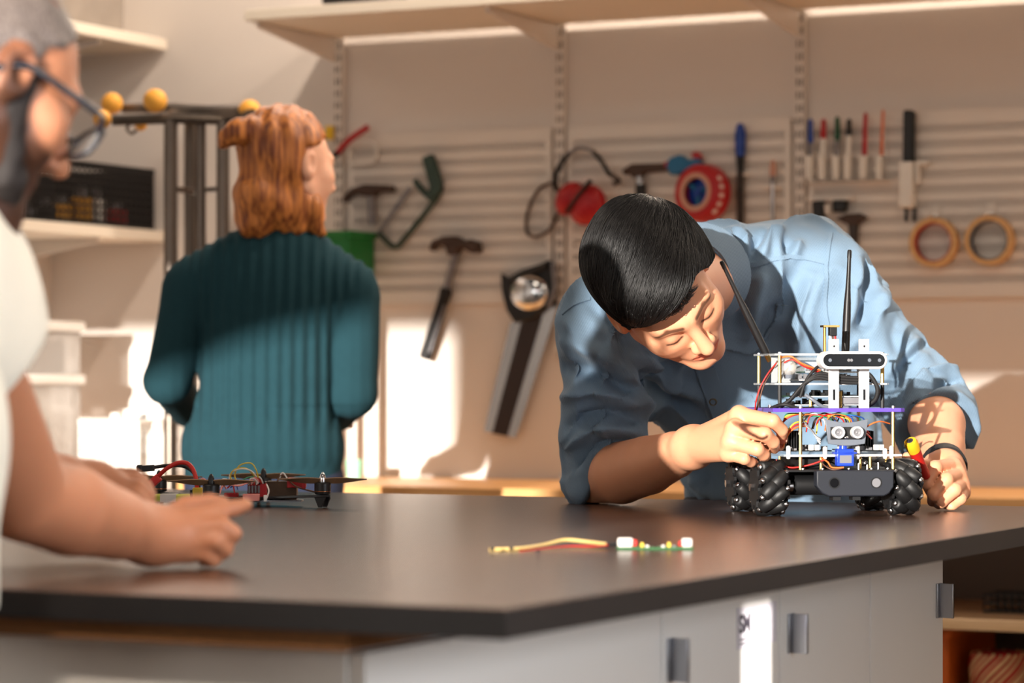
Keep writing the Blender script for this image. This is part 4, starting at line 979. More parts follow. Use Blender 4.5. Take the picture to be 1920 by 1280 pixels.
def on_shirt(pts, n=5, lift=0.0015):
    out = []
    for q in cat([Vector((x, y, 0)) for x, y in pts], n):
        h, nn = cast(STREE, q.x, q.y)
        if h is not None: out.append((h + nn * lift, nn))
    return out
def ribbon(pts, width, th, name, m, parent, n=5):
    L = on_shirt(pts, n)
    if len(L) < 2: return None
    R = []
    for i, (h, nn) in enumerate(L):
        t = (L[min(i + 1, len(L) - 1)][0] - L[max(i - 1, 0)][0]).normalized(); s = nn.cross(t).normalized()
        a = h - s * width / 2; b = h + s * width / 2
        R.append([a - nn * th, b - nn * th, b + nn * th, a + nn * th])
    return MB().rings(R).build(name, m, parent, smooth=50)
mat('denim_light', (124, 158, 192), 0.75, bump=0.3, bscale=500); mat('brass_button', (150, 128, 84), 0.3, 0.9); mat('seam_thread', (122, 154, 188), 0.8)
ribbon([(1322, 690), (1338, 740), (1362, 800), (1385, 860)], 0.030, 0.0016, 'placket', 'denim_blue', shirt)
for line in ([(1306, 690), (1322, 740), (1346, 800)], [(1340, 690), (1354, 735), (1372, 790)]): ribbon(line, 0.0022, 0.0022, 'placket_seam', 'denim_blue', shirt)
ribbon([(1372, 495), (1410, 497), (1450, 486), (1500, 482), (1548, 493)], 0.0075, 0.0012, 'yoke_seam', 'denim_blue', shirt)
ribbon([(1558, 438), (1552, 470), (1549, 520), (1546, 570), (1552, 610)], 0.0065, 0.0012, 'shoulder_seam', 'denim_blue', shirt)
ribbon([(1054, 590), (1075, 572), (1108, 560)], 0.005, 0.0012, 'shoulder_seam', 'denim_blue', shirt)
ribbon([(1404, 742), (1412, 760), (1420, 790)], 0.010, 0.0014, 'pocket_edge', 'denim_blue', shirt)
ribbon([(1412, 746), (1440, 742), (1500, 738)], 0.010, 0.0014, 'pocket_edge', 'denim_blue', shirt)
for x, y in ((1337, 752),):
    h, nn = cast(STREE, x, y)
    if h: MB().lathe(h + nn * 0.0018, nn, [(0, 0.0068), (0.001, 0.0072), (0.0022, 0.0064), (0.0022, 0.005), (0.0012, 0.0046), (0.0012, 0)], 20).build('button', 'brass_button', shirt, smooth=40)
# collar round the neck
nb = p(1318, 508, 4.700); na = Vector(head.w(0, -0.03, -0.06)); ax = (na - nb).normalized(); bx, by, bz = basis(ax)
def collar_ring(h, r, fl): return [nb + ax * (h + .022) + (bx * math.cos(a) * r * fl + by * math.sin(a) * r) for a in [2 * math.pi * j / 36 for j in range(36)]]
MB().rings([collar_ring(-0.03, .072, 1.0), collar_ring(0.030, .067, 1.0), collar_ring(0.066, .064, 1.0), collar_ring(0.067, .060, 1.0), collar_ring(0.0, .061, 1.0), collar_ring(-0.03, .065, 1.0)], cap=False).build('collar_band', 'denim_blue', shirt, smooth=60)
MB().rings([collar_ring(0.066, .062, 1.0), collar_ring(0.069, .066, 1.0), collar_ring(0.050, .073, 1.0), collar_ring(0.010, .086, 1.02), collar_ring(0.008, .0835, 1.02), collar_ring(0.046, .070, 1.0)], closed=False, cap=False).build('collar_leaf', 'denim_blue', shirt, smooth=60)

# ---- hair
def hair_fn(P, grow=0.0):
    q = head.loc(P)
    d = ell(q, (-0.010, -0.022, 0.040), (0.096 + grow, 0.118 + grow, 0.108 + grow))
    d = smin(d, ell(q, (0.012, 0.050, 0.088), (0.062 + grow, 0.052 + grow, 0.040 + grow)), 0.03)
    line = np.where(q[:, 1] > 0.02, 0.066 - (0.095 - q[:, 1]) * 0.55, 0.020 - (0.02 - q[:, 1]) * 1.25)
    line = line + (0.010 + 0.020 * np.clip(-q[:, 0] / 0.05, 0, 1)) * np.clip((q[:, 1] - 0.005) / 0.06, 0, 1)
    line = np.maximum(line, -0.072)
    line = line - 0.018 * np.clip((np.abs(q[:, 0]) - 0.055) / 0.02, 0, 1) * (q[:, 1] > 0.0)
    d = smax(d, line - q[:, 2], 0.010)
    return d
def hair_sdf(P):
    q = head.loc(P); s = q[:, 0] * 0.8 + q[:, 1] * 0.6
    return hair_fn(P) + 0.0035 * vnoise(P, 45, 9)
lo, hi = bounds([head.w(0, 0, 0.03)], 0.17)
hair, hV, hF = surf_obj('hair', hair_sdf, lo, hi, 0.0026, 'hair_black', man, smooth=1)
def strands(fn, V, F, direc, n, length, rad, seed, lift=(0.0005, 0.005), whorl=None):
    r = random.Random(seed); N = vnormals(V, F); vis = [i for i in range(len(V)) if N[i] @ np.array(EYE - Vector(V[i])) > -0.15]
    mb = MB(); pts = A3(V[[r.choice(vis) for _ in range(n)]]); D = np.zeros_like(pts); steps = 9
    base = A3(direc); jit = A3([[r.gauss(0, .06) for _ in range(3)] for _ in range(n)])
    ln = A3([r.uniform(*length) for _ in range(n)]) / steps; lf = A3([r.uniform(*lift) for _ in range(n)])
    path = []; e = 0.002; p0 = pts.copy()
    for s in range(steps + 1):
        g = np.stack([fn(p0 + A3(v) * e) - fn(p0 - A3(v) * e) for v in np.eye(3)], 1); g /= (np.linalg.norm(g, axis=1)[:, None] + 1e-9)
        d = fn(p0); p0 = p0 - g * (d - lf)[:, None] * 0.8
        path.append(p0.copy())
        b = base[None] + jit
        if whorl is not None: b = b + whorl(p0)
        t = b - g * (b * g).sum(1)[:, None]; t /= (np.linalg.norm(t, axis=1)[:, None] + 1e-9)
        p0 = p0 + t * ln[:, None]
    for i in range(n):
        q = r.uniform(*rad); mb.tube([Vector(path[s][i]) for s in range(steps + 1)], [q * f for f in (.5, .9, 1, 1, 1, .95, .85, .7, .45, .12)], 4)
    return mb
o = strands(hair_sdf, hV, hF, (0, 0, 0), 6500, (0.045, 0.10), (0.00022, 0.00055), 11, (-0.0003, 0.0030), whorl=lambda P: (A3(p(1080, 1000, 4.30)) - P) / (np.linalg.norm(A3(p(1080, 1000, 4.30)) - P, axis=1)[:, None] + 1e-6)).build('hair_strands', 'hair_black', man, smooth=180)
o['kind'] = 'stuff'
# fringe: strands that leave the hair at the hairline and fall over the forehead
mb = MB(); r = random.Random(5)
for k in range(260):
    l = r.uniform(-.030, .07); f = math.sqrt(max(.0001, 1 - (l / .094) ** 2)) * .105 - .01
    u0 = .087 - .25 * abs(l) ** 1.3 * 6 * .12 + .020 * min(1, max(0, -l / .05))
    a = head.w(l + .008, f - .024, u0 + r.uniform(.02, .035)); b = head.w(l, f + r.uniform(.002, .006), u0 - r.uniform(.004, .016)); c = head.w(l - r.uniform(.006, .018), f + r.uniform(-.002, .003), u0 - r.uniform(.012, .026))
    mb.tube(cat([a, b, c], 4), [.0007, .0007, .0007, .0007, .0006, .0005, .0004, .0003, .0001], 4)
mb.build('fringe', 'hair_black', man, smooth=180)['kind'] = 'stuff'
mb = MB(); r = random.Random(3)
for k in range(9):
    b = p(1170 + r.uniform(-14, 16), 405 + r.uniform(-8, 6), 4.33); t = b + RIGHT * r.uniform(.012, .026) + UP * r.uniform(.014, .03)
    mb.tube(cat([b, b.lerp(t, .5) + UP * .003, t], 4), [.0007, .0006, .0006, .0005, .0005, .0004, .0003, .0002, .0001], 4)
mb.build('stray_hairs', 'hair_black', man)['kind'] = 'stuff'

# ---- finger nails
mat('nail', (238, 190, 168), 0.3, sss=0.1)
for f in LF[:4] + RF[:4]:
    a, b = Vector(f[2][0]), Vector(f[3][0]); d = (b - a).normalized(); dor = -AWAY * .8 + UP * .35 + RIGHT * .3; dor = (dor - d * dor.dot(d)).normalized(); s_ = d.cross(dor)
    MB().ball(b - d * .001 + dor * (f[3][1] - .0002), (.0052, .0058, .0010), 14, 8, Matrix((s_, d, dor)).transposed()).build('fingernail', 'nail', man, smooth=180)
# ---- trousers and shoes (behind the bench)
mat('trousers_dark', (46, 48, 56), 0.85, bump=0.2)
HIP = Vector((WAIST.x, WAIST.y, 0.88))
def legs(P):
    d = ell(P, HIP, (.175, .115, .11), CAMR)
    for s in (-1, 1):
        h = HIP + RIGHT * 0.09 * s; k = h + RIGHT * 0.03 * s - UP * 0.42 - AWAY * 0.03; f = k + RIGHT * 0.02 * s - UP * 0.40 + AWAY * 0.06
        d = smin(d, chain(P, [(h, .092), (k, .066), (f, .058)], 0.03), 0.04)
    return smax(d, 0.05 - P[:, 2], 0.005)
lo, hi = bounds([HIP + RIGHT * .3, HIP - RIGHT * .3, HIP - UP * .9, HIP + AWAY * .2, HIP - AWAY * .2], 0.05)
surf_obj('trousers', lambda P: np.maximum(legs(P), P[:, 2] - 0.90), lo, hi, 0.012, 'trousers_dark', man)
def shoes(base, fwd, side, spread, parent, m):
    for s in (-1, 1):
        f = Vector((*(base + side * spread * s)[:2], 0.045))
        def fn(P, f=f): return smax(smin(rc(P, f - fwd * .05, f + fwd * .02, .05, .048), rc(P, f + fwd * .02, f + fwd * .16 - UP * .012, .044, .034), .03), 0.002 - P[:, 2], 0.004)
        a, b = bounds([f - fwd * .05, f + fwd * .16], .07); surf_obj('shoe', fn, a, b, 0.009, m, parent)
shoes(HIP + AWAY * 0.03, -AWAY, RIGHT, 0.14, man, 'black_rubber')

# ---- wristband and the screwdriver in the fist
wd = (RF[1][0][0] - p(1765, 850, 4.53)).normalized(); wc = p(1770, 874, 4.485)
wx, wy, wz = basis(wd)
MB().rings([[wc + wz * h + (wx * math.cos(a) + wy * math.sin(a)) * (.0335 + dr) for a in [2 * math.pi * j / 28 for j in range(28)]] for h, dr in ((-.009, 0), (-.009, .003), (.009, .0025), (.009, -.001))], closed=True).build('wristband', 'black_rubber', man, smooth=50)
mat('driver_yellow', (236, 176, 36), 0.35); mat('driver_red', (186, 34, 30), 0.38)
da, db = p(1706, 826, 4.315), p(1757, 938, 4.400); dd = db - da
t = thing('screwdriver', 'red and yellow screwdriver held in the fist of the bending man', 'screwdriver', db)
MB().lathe(da, dd, [(0, .0055), (.0015, .0092), (.006, .0106), (.014, .0106), (.022, .0098)], 20).build('cap', 'driver_yellow', t, smooth=50)
MB().lathe(da, dd, [(.020, .0097), (.03, .0092), (.045, .0080), (.070, .0080), (.082, .0065)], 20).build('handle', 'driver_red', t, smooth=50)
MB().lathe(da - dd.normalized() * .0002, -dd, [(0, .0052), (.0004, .0048), (.0004, .003), (0, .0028)], 16).build('cap_mark', 'print_ink', t)
MB().lathe(da, dd, [(.081, .003), (.100, .003), (.102, .001)], 10).build('shaft', 'steel', t)
# ================================================================ the woman seen from behind
skin('skin_fair', (236, 180, 150))
def rib_mat():
    m = mat('knit_teal', (28, 58, 66), 0.95, noise=0.10, nscale=50, bump=0.35, bscale=260, spec=0.2); return m
rib_mat()
WY = 5.95
q = lambda x, y, dY=0.0: px(x, y, WY + dY)
wF = RIGHT * 0.73 + AWAY * 0.68 - UP * 0.10
whead = Head(q(543, 312, 0.02), wF, UP - RIGHT * 0.02, 0.98)
W_LS, W_LE = q(356, 548, 0.03), q(312, 712, 0.02); W_RS, W_RE = q(660, 560, 0.03), q(660, 738, 0.03)
W_LW, W_RW = q(352, 768, 0.27), q(632, 776, 0.28)
def sweater(P):
    d = ell(P, q(512, 560, .02), (.158, .105, .15), CAMR); d = smin(d, ell(P, q(502, 700, .02), (.142, .105, .17), CAMR), 0.05)
    d = smin(d, ell(P, q(493, 840, .02), (.172, .115, .13), CAMR), 0.05)
    d = smin(d, rc(P, q(512, 470, .04), q(372, 535, .03), .055, .064), 0.05); d = smin(d, rc(P, q(512, 470, .04), q(652, 540, .03), .055, .064), 0.05)
    d = smin(d, rc(P, q(512, 440, .05), q(512, 480, .04), .062, .066), 0.03)
    ar = np.minimum(chain(P, [(W_LS, .062), (W_LE, .050), (W_LW, .040)], 0.01), chain(P, [(W_RS, .060), (W_RE, .049), (W_RW, .040)], 0.01))
    d = smin(d, ar, 0.012)
    lat = (P - A3(q(500, 600))) @ A3(RIGHT); dep = (P - A3(q(500, 600))) @ A3(AWAY)
    hemz = q(500, 892).z
    s = lat * (1 + 0.6 * np.abs(lat)); up = P[:, 2]
    low = np.clip((q(500, 780).z - up) / 0.04, 0, 1)
    rib = np.cos(s * 2 * math.pi / 0.0275) * 0.0028 * (1 - 0.6 * low) * np.clip((ar - 0.006) / 0.01, 0.15, 1)
    d = d - rib * (np.abs(ar) > 0.0) + 0.004 * vnoise(P, 22, 21) * (0.6 + 0.8 * (up > q(500, 760).z))
    return np.maximum(d, hemz - P[:, 2])
def woman_body(P):
    d = whead.sdf(P); d = smin(d, rc(P, whead.w(0, -.03, -.06), q(512, 480, .05), .048, .054), 0.03)
    d = smin(d, ell(P, q(508, 580, .03), (.13, .08, .15), CAMR), .05); d = smin(d, ell(P, q(495, 780, .03), (.14, .085, .17), CAMR), .05)
    for a, b, c, hx in ((W_LS, W_LE, W_LW, 1), (W_RS, W_RE, W_RW, -1)):
        ext = c + (c - b).normalized() * .05
        d = smin(d, chain(P, [(a, .042), (b, .037), (c, .027)], .01), .03)
        k0 = c + AWAY * .06
        d = smin(d, rc(P, c, k0, .026, .030), .02)
        for i in range(4):
            f0 = k0 + RIGHT * (i - 1.5) * .016; d = smin(d, chain(P, [(f0, .010), (f0 + AWAY * .035 - UP * .01, .0085), (f0 + AWAY * .055 - UP * .03, .007)], .003), .008)
        d = smin(d, chain(P, [(c + RIGHT * hx * .02, .012), (k0 + RIGHT * hx * .035 - UP * .005, .010), (k0 + RIGHT * hx * .03 + AWAY * .03 - UP * .015, .008)], .003), .01)
    return d
lo, hi = bounds([q(300, 180), q(710, 900), q(640, 770, .36), q(340, 770, .36)], 0.06)
hip = q(495, 900, .03); wbase = Vector((hip.x, hip.y, 0))
woman, _, _ = surf_obj('person', woman_body, lo, hi, 0.0045, 'skin_fair', org=wbase, colfn=lambda V: whead.pigment(V, brow=(0.5, 0.3, 0.2)))
tag(woman, 'woman in a ribbed teal sweater standing with her back turned, reddish hair half up', 'person')
surf_obj('sweater', sweater, lo, hi, 0.0042, 'knit_teal', woman, smooth=1)
nk = q(512, 440, .05)
MB().tube([nk + RIGHT * math.cos(a) * .060 + AWAY * math.sin(a) * .056 + UP * (.012 * math.sin(a)) for a in [2 * math.pi * i / 30 for i in range(30)]], .013, 10, closed=True).build('neck_rib', 'knit_teal', woman, smooth=180)
hm = q(493, 890, .02)
MB().rings([[Vector((hm.x, hm.y, z)) + RIGHT * math.cos(a) * (rx) + AWAY * math.sin(a) * ry for a in [2 * math.pi * i / 60 for i in range(60)]] for z, rx, ry in ((hm.z - .004, .163, .108), (hm.z + .03, .168, .112), (hm.z + .03, .160, .10), (hm.z - .004, .156, .10))], closed=True).build('hem_rib', 'knit_teal', woman, smooth=60)
mat('jeans_navy', (34, 42, 66), 0.85, bump=0.25, bscale=300)
def wlegs(P):
    h0 = Vector((hip.x, hip.y, .90)); d = ell(P, h0, (.158, .11, .12), CAMR)
    for s in (-1, 1):
        h = h0 + RIGHT * .08 * s - UP * .02; k = h + RIGHT * .01 * s - UP * .42; f = k - UP * .40; d = smin(d, chain(P, [(h, .086), (k, .058), (f, .048)], .03), .03)
    return np.maximum(smax(d, .05 - P[:, 2], .005), P[:, 2] - .93)
lo2, hi2 = bounds([wbase + RIGHT * .22, wbase - RIGHT * .22, wbase + UP * .95, wbase + AWAY * .18, wbase - AWAY * .18], .03)
surf_obj('jeans', wlegs, lo2, hi2, .012, 'jeans_navy', woman)
shoes(wbase, AWAY, RIGHT, 0.09, woman, 'white_plastic')
# hair: cap, half-up knot and hanging locks
def hair_mat(name, c1, c2, sc=(60, 60, 6), rough=0.45):
    m = mat(name, c1, rough); nt = m.node_tree; b = nt.nodes['Principled BSDF']
    tc = nt.nodes.new('ShaderNodeTexCoord'); mp = nt.nodes.new('ShaderNodeMapping'); mp.inputs['Scale'].default_value = sc
    n = nt.nodes.new('ShaderNodeTexNoise'); n.inputs['Scale'].default_value = 1.0; n.inputs['Detail'].default_value = 3
    r = nt.nodes.new('ShaderNodeValToRGB'); r.color_ramp.elements[0].position = .35; r.color_ramp.elements[1].position = .65
    r.color_ramp.elements[0].color = (*lin(c1), 1); r.color_ramp.elements[1].color = (*lin(c2), 1)
    for a, bb in ((tc.outputs['Object'], mp.inputs['Vector']), (mp.outputs['Vector'], n.inputs['Vector']), (n.outputs['Fac'], r.inputs['Fac']), (r.outputs['Color'], b.inputs['Base Color'])): nt.links.new(a, bb)
hair_mat('hair_ginger', (116, 58, 25), (208, 130, 62), (110, 110, 9))
def whair(P):
    g = whead.loc(P)
    d = ell(g, (0, -.020, .032), (.090, .108, .098))
    line = np.where(g[:, 1] > -0.022, .070 - (.085 - g[:, 1]) * .42, -.09)
    d = smax(d, line - g[:, 2], .012)
    w = 0.0022 * np.sin(((P - A3(q(500, 350))) @ A3(RIGHT)) * 190 + 3 * vnoise(P, 18, 30)) + .006 * vnoise(P, 34, 31) + .002 * vnoise(P, 120, 32)
    hang = chain(P, [(q(512, 300, -.02), .052), (q(492, 365, -.03), .060), (q(480, 408, -.03), .046)], .02)
    hang = smin(hang, chain(P, [(q(528, 325, -.02), .050), (q(534, 385, -.02), .046), (q(548, 420, -.01), .032)], .02), .03)
    hang = smin(hang, chain(P, [(q(562, 350, .0), .028), (q(580, 395, .0), .028), (q(602, 436, .0), .012)], .02), .03)
    d = smin(d, hang, .03) + w
    kn = chain(P, [(q(490, 256, -.04), .014), (q(470, 246, -.065), .026), (q(446, 248, -.075), .027), (q(426, 258, -.075), .018), (q(418, 270, -.07), .008)], .008) + .004 * vnoise(P, 90, 33)
    return smin(d, kn, .007)
lo, hi = bounds([q(420, 185, -.12), q(640, 450, .16), q(420, 450, .1)], .03)
surf_obj('hair', whair, lo, hi, .0045, 'hair_ginger', woman)
kc = q(480, 257, -.04); MB().tube([kc + UP * math.cos(a) * .024 + AWAY * math.sin(a) * .024 for a in [2 * math.pi * i / 18 for i in range(18)]], .006, 8, closed=True).build('hair_tie', 'grey_paint', woman, smooth=180)

# ================================================================ the man with glasses at the left edge
skin('skin_brown', (196, 132, 98)); mat('tshirt_cream', (246, 240, 224), 0.85, noise=0.02, bump=0.1, bscale=300)
GY = 2.75
g = lambda x, y, dY=0.0: px(x, y, GY + dY)
gF = RIGHT * 0.66 + AWAY * 0.56 - UP * 0.50; gU = RIGHT * 0.38 + AWAY * 0.32 + UP * 0.866
ghead = Head(g(-30, 150, 0.0), gF, gU, 0.97)
SH1, EL1, WR1 = g(-150, 490, -0.08), g(46, 932, 0.12), g(285, 1003, 0.28)
SH2, EL2, WR2 = g(-260, 480, 0.16), g(-40, 900, 0.40), g(175, 918, 0.50)
GT1, GT2, GT3 = g(-190, 560, 0.02), g(-300, 850, -0.22), g(-330, 1200, -0.32)
G1 = [[(g(352, 972, .29), .012), (g(410, 958, .30), .0105), (g(440, 952, .31), .009), (g(462, 946, .32), .0078)],
      [(g(360, 992, .285), .012), (g(415, 985, .285), .0105), (g(438, 1000, .29), .009), (g(428, 1014, .30), .008)],
      [(g(358, 1014, .285), .0115), (g(405, 1014, .28), .010), (g(422, 1030, .29), .009), (g(408, 1042, .30), .008)],
      [(g(350, 1034, .29), .0105), (g(388, 1038, .285), .009), (g(398, 1052, .29), .008), (g(384, 1058, .30), .007)],
      [(g(310, 975, .32), .014), (g(350, 948, .34), .0115), (g(392, 942, .345), .010), (g(420, 944, .345), .0082)]]
G2 = [[(g(222, 905, .50), .011), (g(252, 900, .50), .0095), (g(272, 912, .50), .0085), (g(284, 926, .50), .007)],
      [(g(228, 915, .48), .011), (g(258, 914, .47), .0095), (g(274, 926, .47), .0085), (g(282, 938, .47), .007)],
      [(g(228, 928, .47), .0105), (g(256, 930, .46), .009), (g(268, 940, .46), .008), (g(268, 950, .46), .007)],
      [(g(222, 940, .47), .0095), (g(246, 945, .46), .008), (g(254, 952, .46), .007), (g(250, 958, .46), .006)],
      [(g(200, 905, .53), .012), (g(225, 892, .54), .0105), (g(250, 892, .54), .009), (g(268, 900, .53), .0075)]]
def gman(P):
    d = ghead.sdf(P); d = smin(d, rc(P, ghead.w(0, -.03, -.06), g(-150, 440, .03), .058, .066), .03)
    d = smin(d, ell(P, GT1, (.12, .15, .13), CAMR), .05); d = smin(d, ell(P, GT2, (.12, .14, .2), CAMR), .05); d = smin(d, ell(P, GT3, (.115, .14, .16), CAMR), .05)
    for sh, el, wr, G in ((SH1, EL1, WR1, G1), (SH2, EL2, WR2, G2)):
        md = el.lerp(wr, .35)
        ar = chain(P, [(sh, .058), (sh.lerp(el, .4), .053), (el, .045), (md, .0465), (el.lerp(wr, .7), .037), (wr, .029)], .004); pal = None
        for f in G[:4]: e = rc(P, wr, f[0][0], .024, .0125); pal = e if pal is None else smin(pal, e, .014)
        d = smin(d, smin(smin(ar, pal, .02), fingers(P, G), .005), .02)
    return np.maximum(d, np.where((P[:, 1] > BY), TOP + .002 - P[:, 2], -1))
lo, hi = bounds([g(-120, -60), g(470, 1080, .35), SH2, GT3 - UP * .1, GT2 - RIGHT * .1, WR2 + AWAY * .1, SH1], .12)
base = Vector((GT3.x, GT3.y, 0))
gm, _, _ = surf_obj('person', gman, lo, hi, .0042, 'skin_brown', org=base, colfn=lambda V: ghead.pigment(V, beard=(0.07, 0.06, 0.06), hair=(0.45, 0.42, 0.42), brow=(0.12, 0.1, 0.1)))
tag(gm, 'man with glasses and dark beard in a cream T-shirt leaning over the bench', 'person')
sl = SH1.lerp(EL1, .36); sn = (EL1 - SH1).normalized(); sl2 = SH2.lerp(EL2, .44); sn2 = (EL2 - SH2).normalized()
def tee(P):
    d = ell(P, GT1, (.130, .175, .145), CAMR); d = smin(d, ell(P, GT2, (.150, .165, .22), CAMR), .06); d = smin(d, ell(P, GT3, (.145, .16, .2), CAMR), .06)
    for sh, el, o, n in ((SH1, EL1, sl, sn), (SH2, EL2, sl2, sn2)):
        s = chain(P, [(sh, .074), (sh.lerp(el, .55), .070)], .01); s = smax(s, PL(P, o, n), .004); d = smin(d, s, .05)
    nk = ghead.w(0, -.05, -.10)
    d = smax(d, -(rc(P, nk, nk + gU * .1, .062, .07)), .01)
    d = d + .005 * vnoise(P, 26, 41) + .0025 * vnoise(P, 60, 42)
    return smax(d, .90 - P[:, 2], .004)
surf_obj('tshirt', tee, lo, hi, .0052, 'tshirt_cream', gm)
for o, n, r in ((sl, sn, .0705), (sl2, sn2, .0705)):
    x_, y_, z_ = basis(n)
    MB().rings([[o + n * h + (x_ * math.cos(a) + y_ * math.sin(a)) * (r + dr) for a in [2 * math.pi * i / 36 for i in range(36)]] for h, dr in ((-.02, .001), (-.018, .0035), (.001, .0035), (.002, -.004), (-.01, -.008))], cap=False).build('sleeve_hem', 'tshirt_cream', gm, smooth=60)
surf_obj('trousers', lambda P: np.maximum(smax(smin(ell(P, base + UP * .90, (.13, .15, .12), CAMR), np.minimum(chain(P, [(base + UP * .86 + AWAY * .08, .088), (base + UP * .46 + AWAY * .09, .064), (base + UP * .06 + AWAY * .09, .056)], .02), chain(P, [(base + UP * .86 - AWAY * .08, .088), (base + UP * .46 - AWAY * .09, .064), (base + UP * .06 - AWAY * .09, .056)], .02)), .04), .05 - P[:, 2], .005), P[:, 2] - .95), *bounds([base + RIGHT * .2, base - RIGHT * .2, base + AWAY * .24, base - AWAY * .24, base + UP], .02), .012, 'trousers_dark', gm)
shoes(base, RIGHT, AWAY, .09, gm, 'black_rubber')
# short hair
hair_mat('hair_grey', (84, 74, 70), (128, 116, 110), (420, 420, 200), .5)
def ghair(P):
    h = ghead.loc(P); d = ell(h, (0, -.012, .030), (.0768, .0978, .0878))
    line = np.where(h[:, 1] > .01, .088 - (.062 - h[:, 1]) * 1.15, np.where(h[:, 1] > -.03, .012, -.05)); return smax(d, line - h[:, 2], .006) * ghead.k + .0015 * vnoise(P, 260, 51)
surf_obj('hair', ghair, *bounds([ghead.w(0, 0, .03)], .14), .0032, 'hair_grey', gm)
# beard volume along the jaw
mat('beard_black', (34, 28, 27), .7, noise=.3, nscale=180, bump=.5, bscale=500)
def beard(P):
    h = ghead.loc(P); ha = h.copy(); ha[:, 0] = np.abs(ha[:, 0])
    d = chain(ha, [((.064, .012, .012), .010), ((.062, .012, -.035), .016), ((.040, .050, -.085), .021), ((0, .076, -.102), .021)], .006)
    d = np.minimum(d, chain(ha, [((0, .094, -.053), .006), ((.022, .082, -.058), .006), ((.032, .068, -.08), .008)], .004)); return d * ghead.k + .002 * vnoise(P, 240, 52)
surf_obj('beard', beard, *bounds([ghead.w(0, .04, -.05)], .11), .0028, 'beard_black', gm)
# glasses
mat('frame_dark', (26, 30, 40), .25, coat=.3); mat('lens_glass', (220, 230, 240), .05, alpha=.18)
gl = thing('glasses', 'dark framed glasses worn by the bearded man at the left edge', 'glasses', ghead.w(0, .10, 0))
for s in (-1, 1):
    P = []
    for i in range(28):
        a = 2 * math.pi * i / 28; l, u = .024 * math.copysign(abs(math.cos(a)) ** .7, math.cos(a)), .019 * math.copysign(abs(math.sin(a)) ** .7, math.sin(a))
        P.append(ghead.w(s * .034 + l, .116 - .10 * abs(s * .034 + l) ** 1.2 + .004 * math.sin(a), -.004 + u))
    MB().tube(P, .0028, 8, closed=True).build('rim', 'frame_dark', gl, smooth=180)
    MB().add(P, [tuple(range(28))]).build('lens', 'lens_glass', gl)
    MB().tube(cat([ghead.w(s * .058, .107, .008), ghead.w(s * .078, .094, .012), ghead.w(s * .082, .04, .010), ghead.w(s * .083, -.006, .006), ghead.w(s * .082, -.03, -.014)], 5), .0032, 8, flat=1.6).build('temple', 'frame_dark', gl, smooth=180)
MB().tube(cat([ghead.w(-.011, .113, .002), ghead.w(0, .118, .006), ghead.w(.011, .113, .002)], 4), .0024, 8).build('bridge', 'frame_dark', gl, smooth=180)
# ================================================================ the wheeled robot
mat('acrylic', (226, 232, 236), 0.08, alpha=0.28); mat('purple_acrylic', (92, 66, 176), 0.25, coat=0.3); mat('brass', (196, 164, 98), 0.28, 1.0); mat('matt_black', (16, 16, 18), 0.55)
mat('bumper_grey', (32, 35, 43), 0.5, noise=0.05); mat('servo_blue', (24, 62, 190), 0.3, coat=0.4); mat('bracket_grey', (104, 110, 120), 0.4); mat('pcb_black', (18, 22, 22), 0.4); mat('pcb_green', (26, 70, 44), 0.4)
mat('alu_white', (226, 224, 224), 0.4, 0.2); mat('lens_black', (6, 6, 8), 0.2, spec=0.3); mat('wire_red', (196, 40, 34), 0.45); mat('wire_orange', (214, 110, 52), 0.45); mat('wire_yellow', (222, 190, 60), 0.45); mat('wire_white', (226, 220, 214), 0.45)
mat('wire_green', (36, 132, 92), 0.45); mat('wire_brown', (92, 60, 44), 0.5); mat('wire_blue', (40, 80, 160), 0.45); mat('globe_clear', (232, 228, 220), 0.05, alpha=0.35); mat('roller_rubber', (20, 20, 21), 0.5, bump=0.08); mat('chip_grey', (120, 120, 124), 0.4)
PSI = math.radians(9); RO = px(1546, 900, 4.325); RO.z = TOP + 0.0004
RX = RIGHT * math.cos(PSI) + AWAY * math.sin(PSI); RYY = -RIGHT * math.sin(PSI) + AWAY * math.cos(PSI)
RM = frame(RO, RX, RYY, UP); RM3 = RM.to_3x3()
rb = thing('wheeled_robot', 'four wheeled robot with stacked plates, two antennas and a depth camera on the bench', 'robot', RO)
R_ = lambda x, y, z: RO + RX * x + RYY * y + UP * z
class RB(MB):
    def __init__(s): super().__init__(RM)
def rpart(name, m, mb, parent=None, **k): return mb.build(name, m, parent or rb, **k)
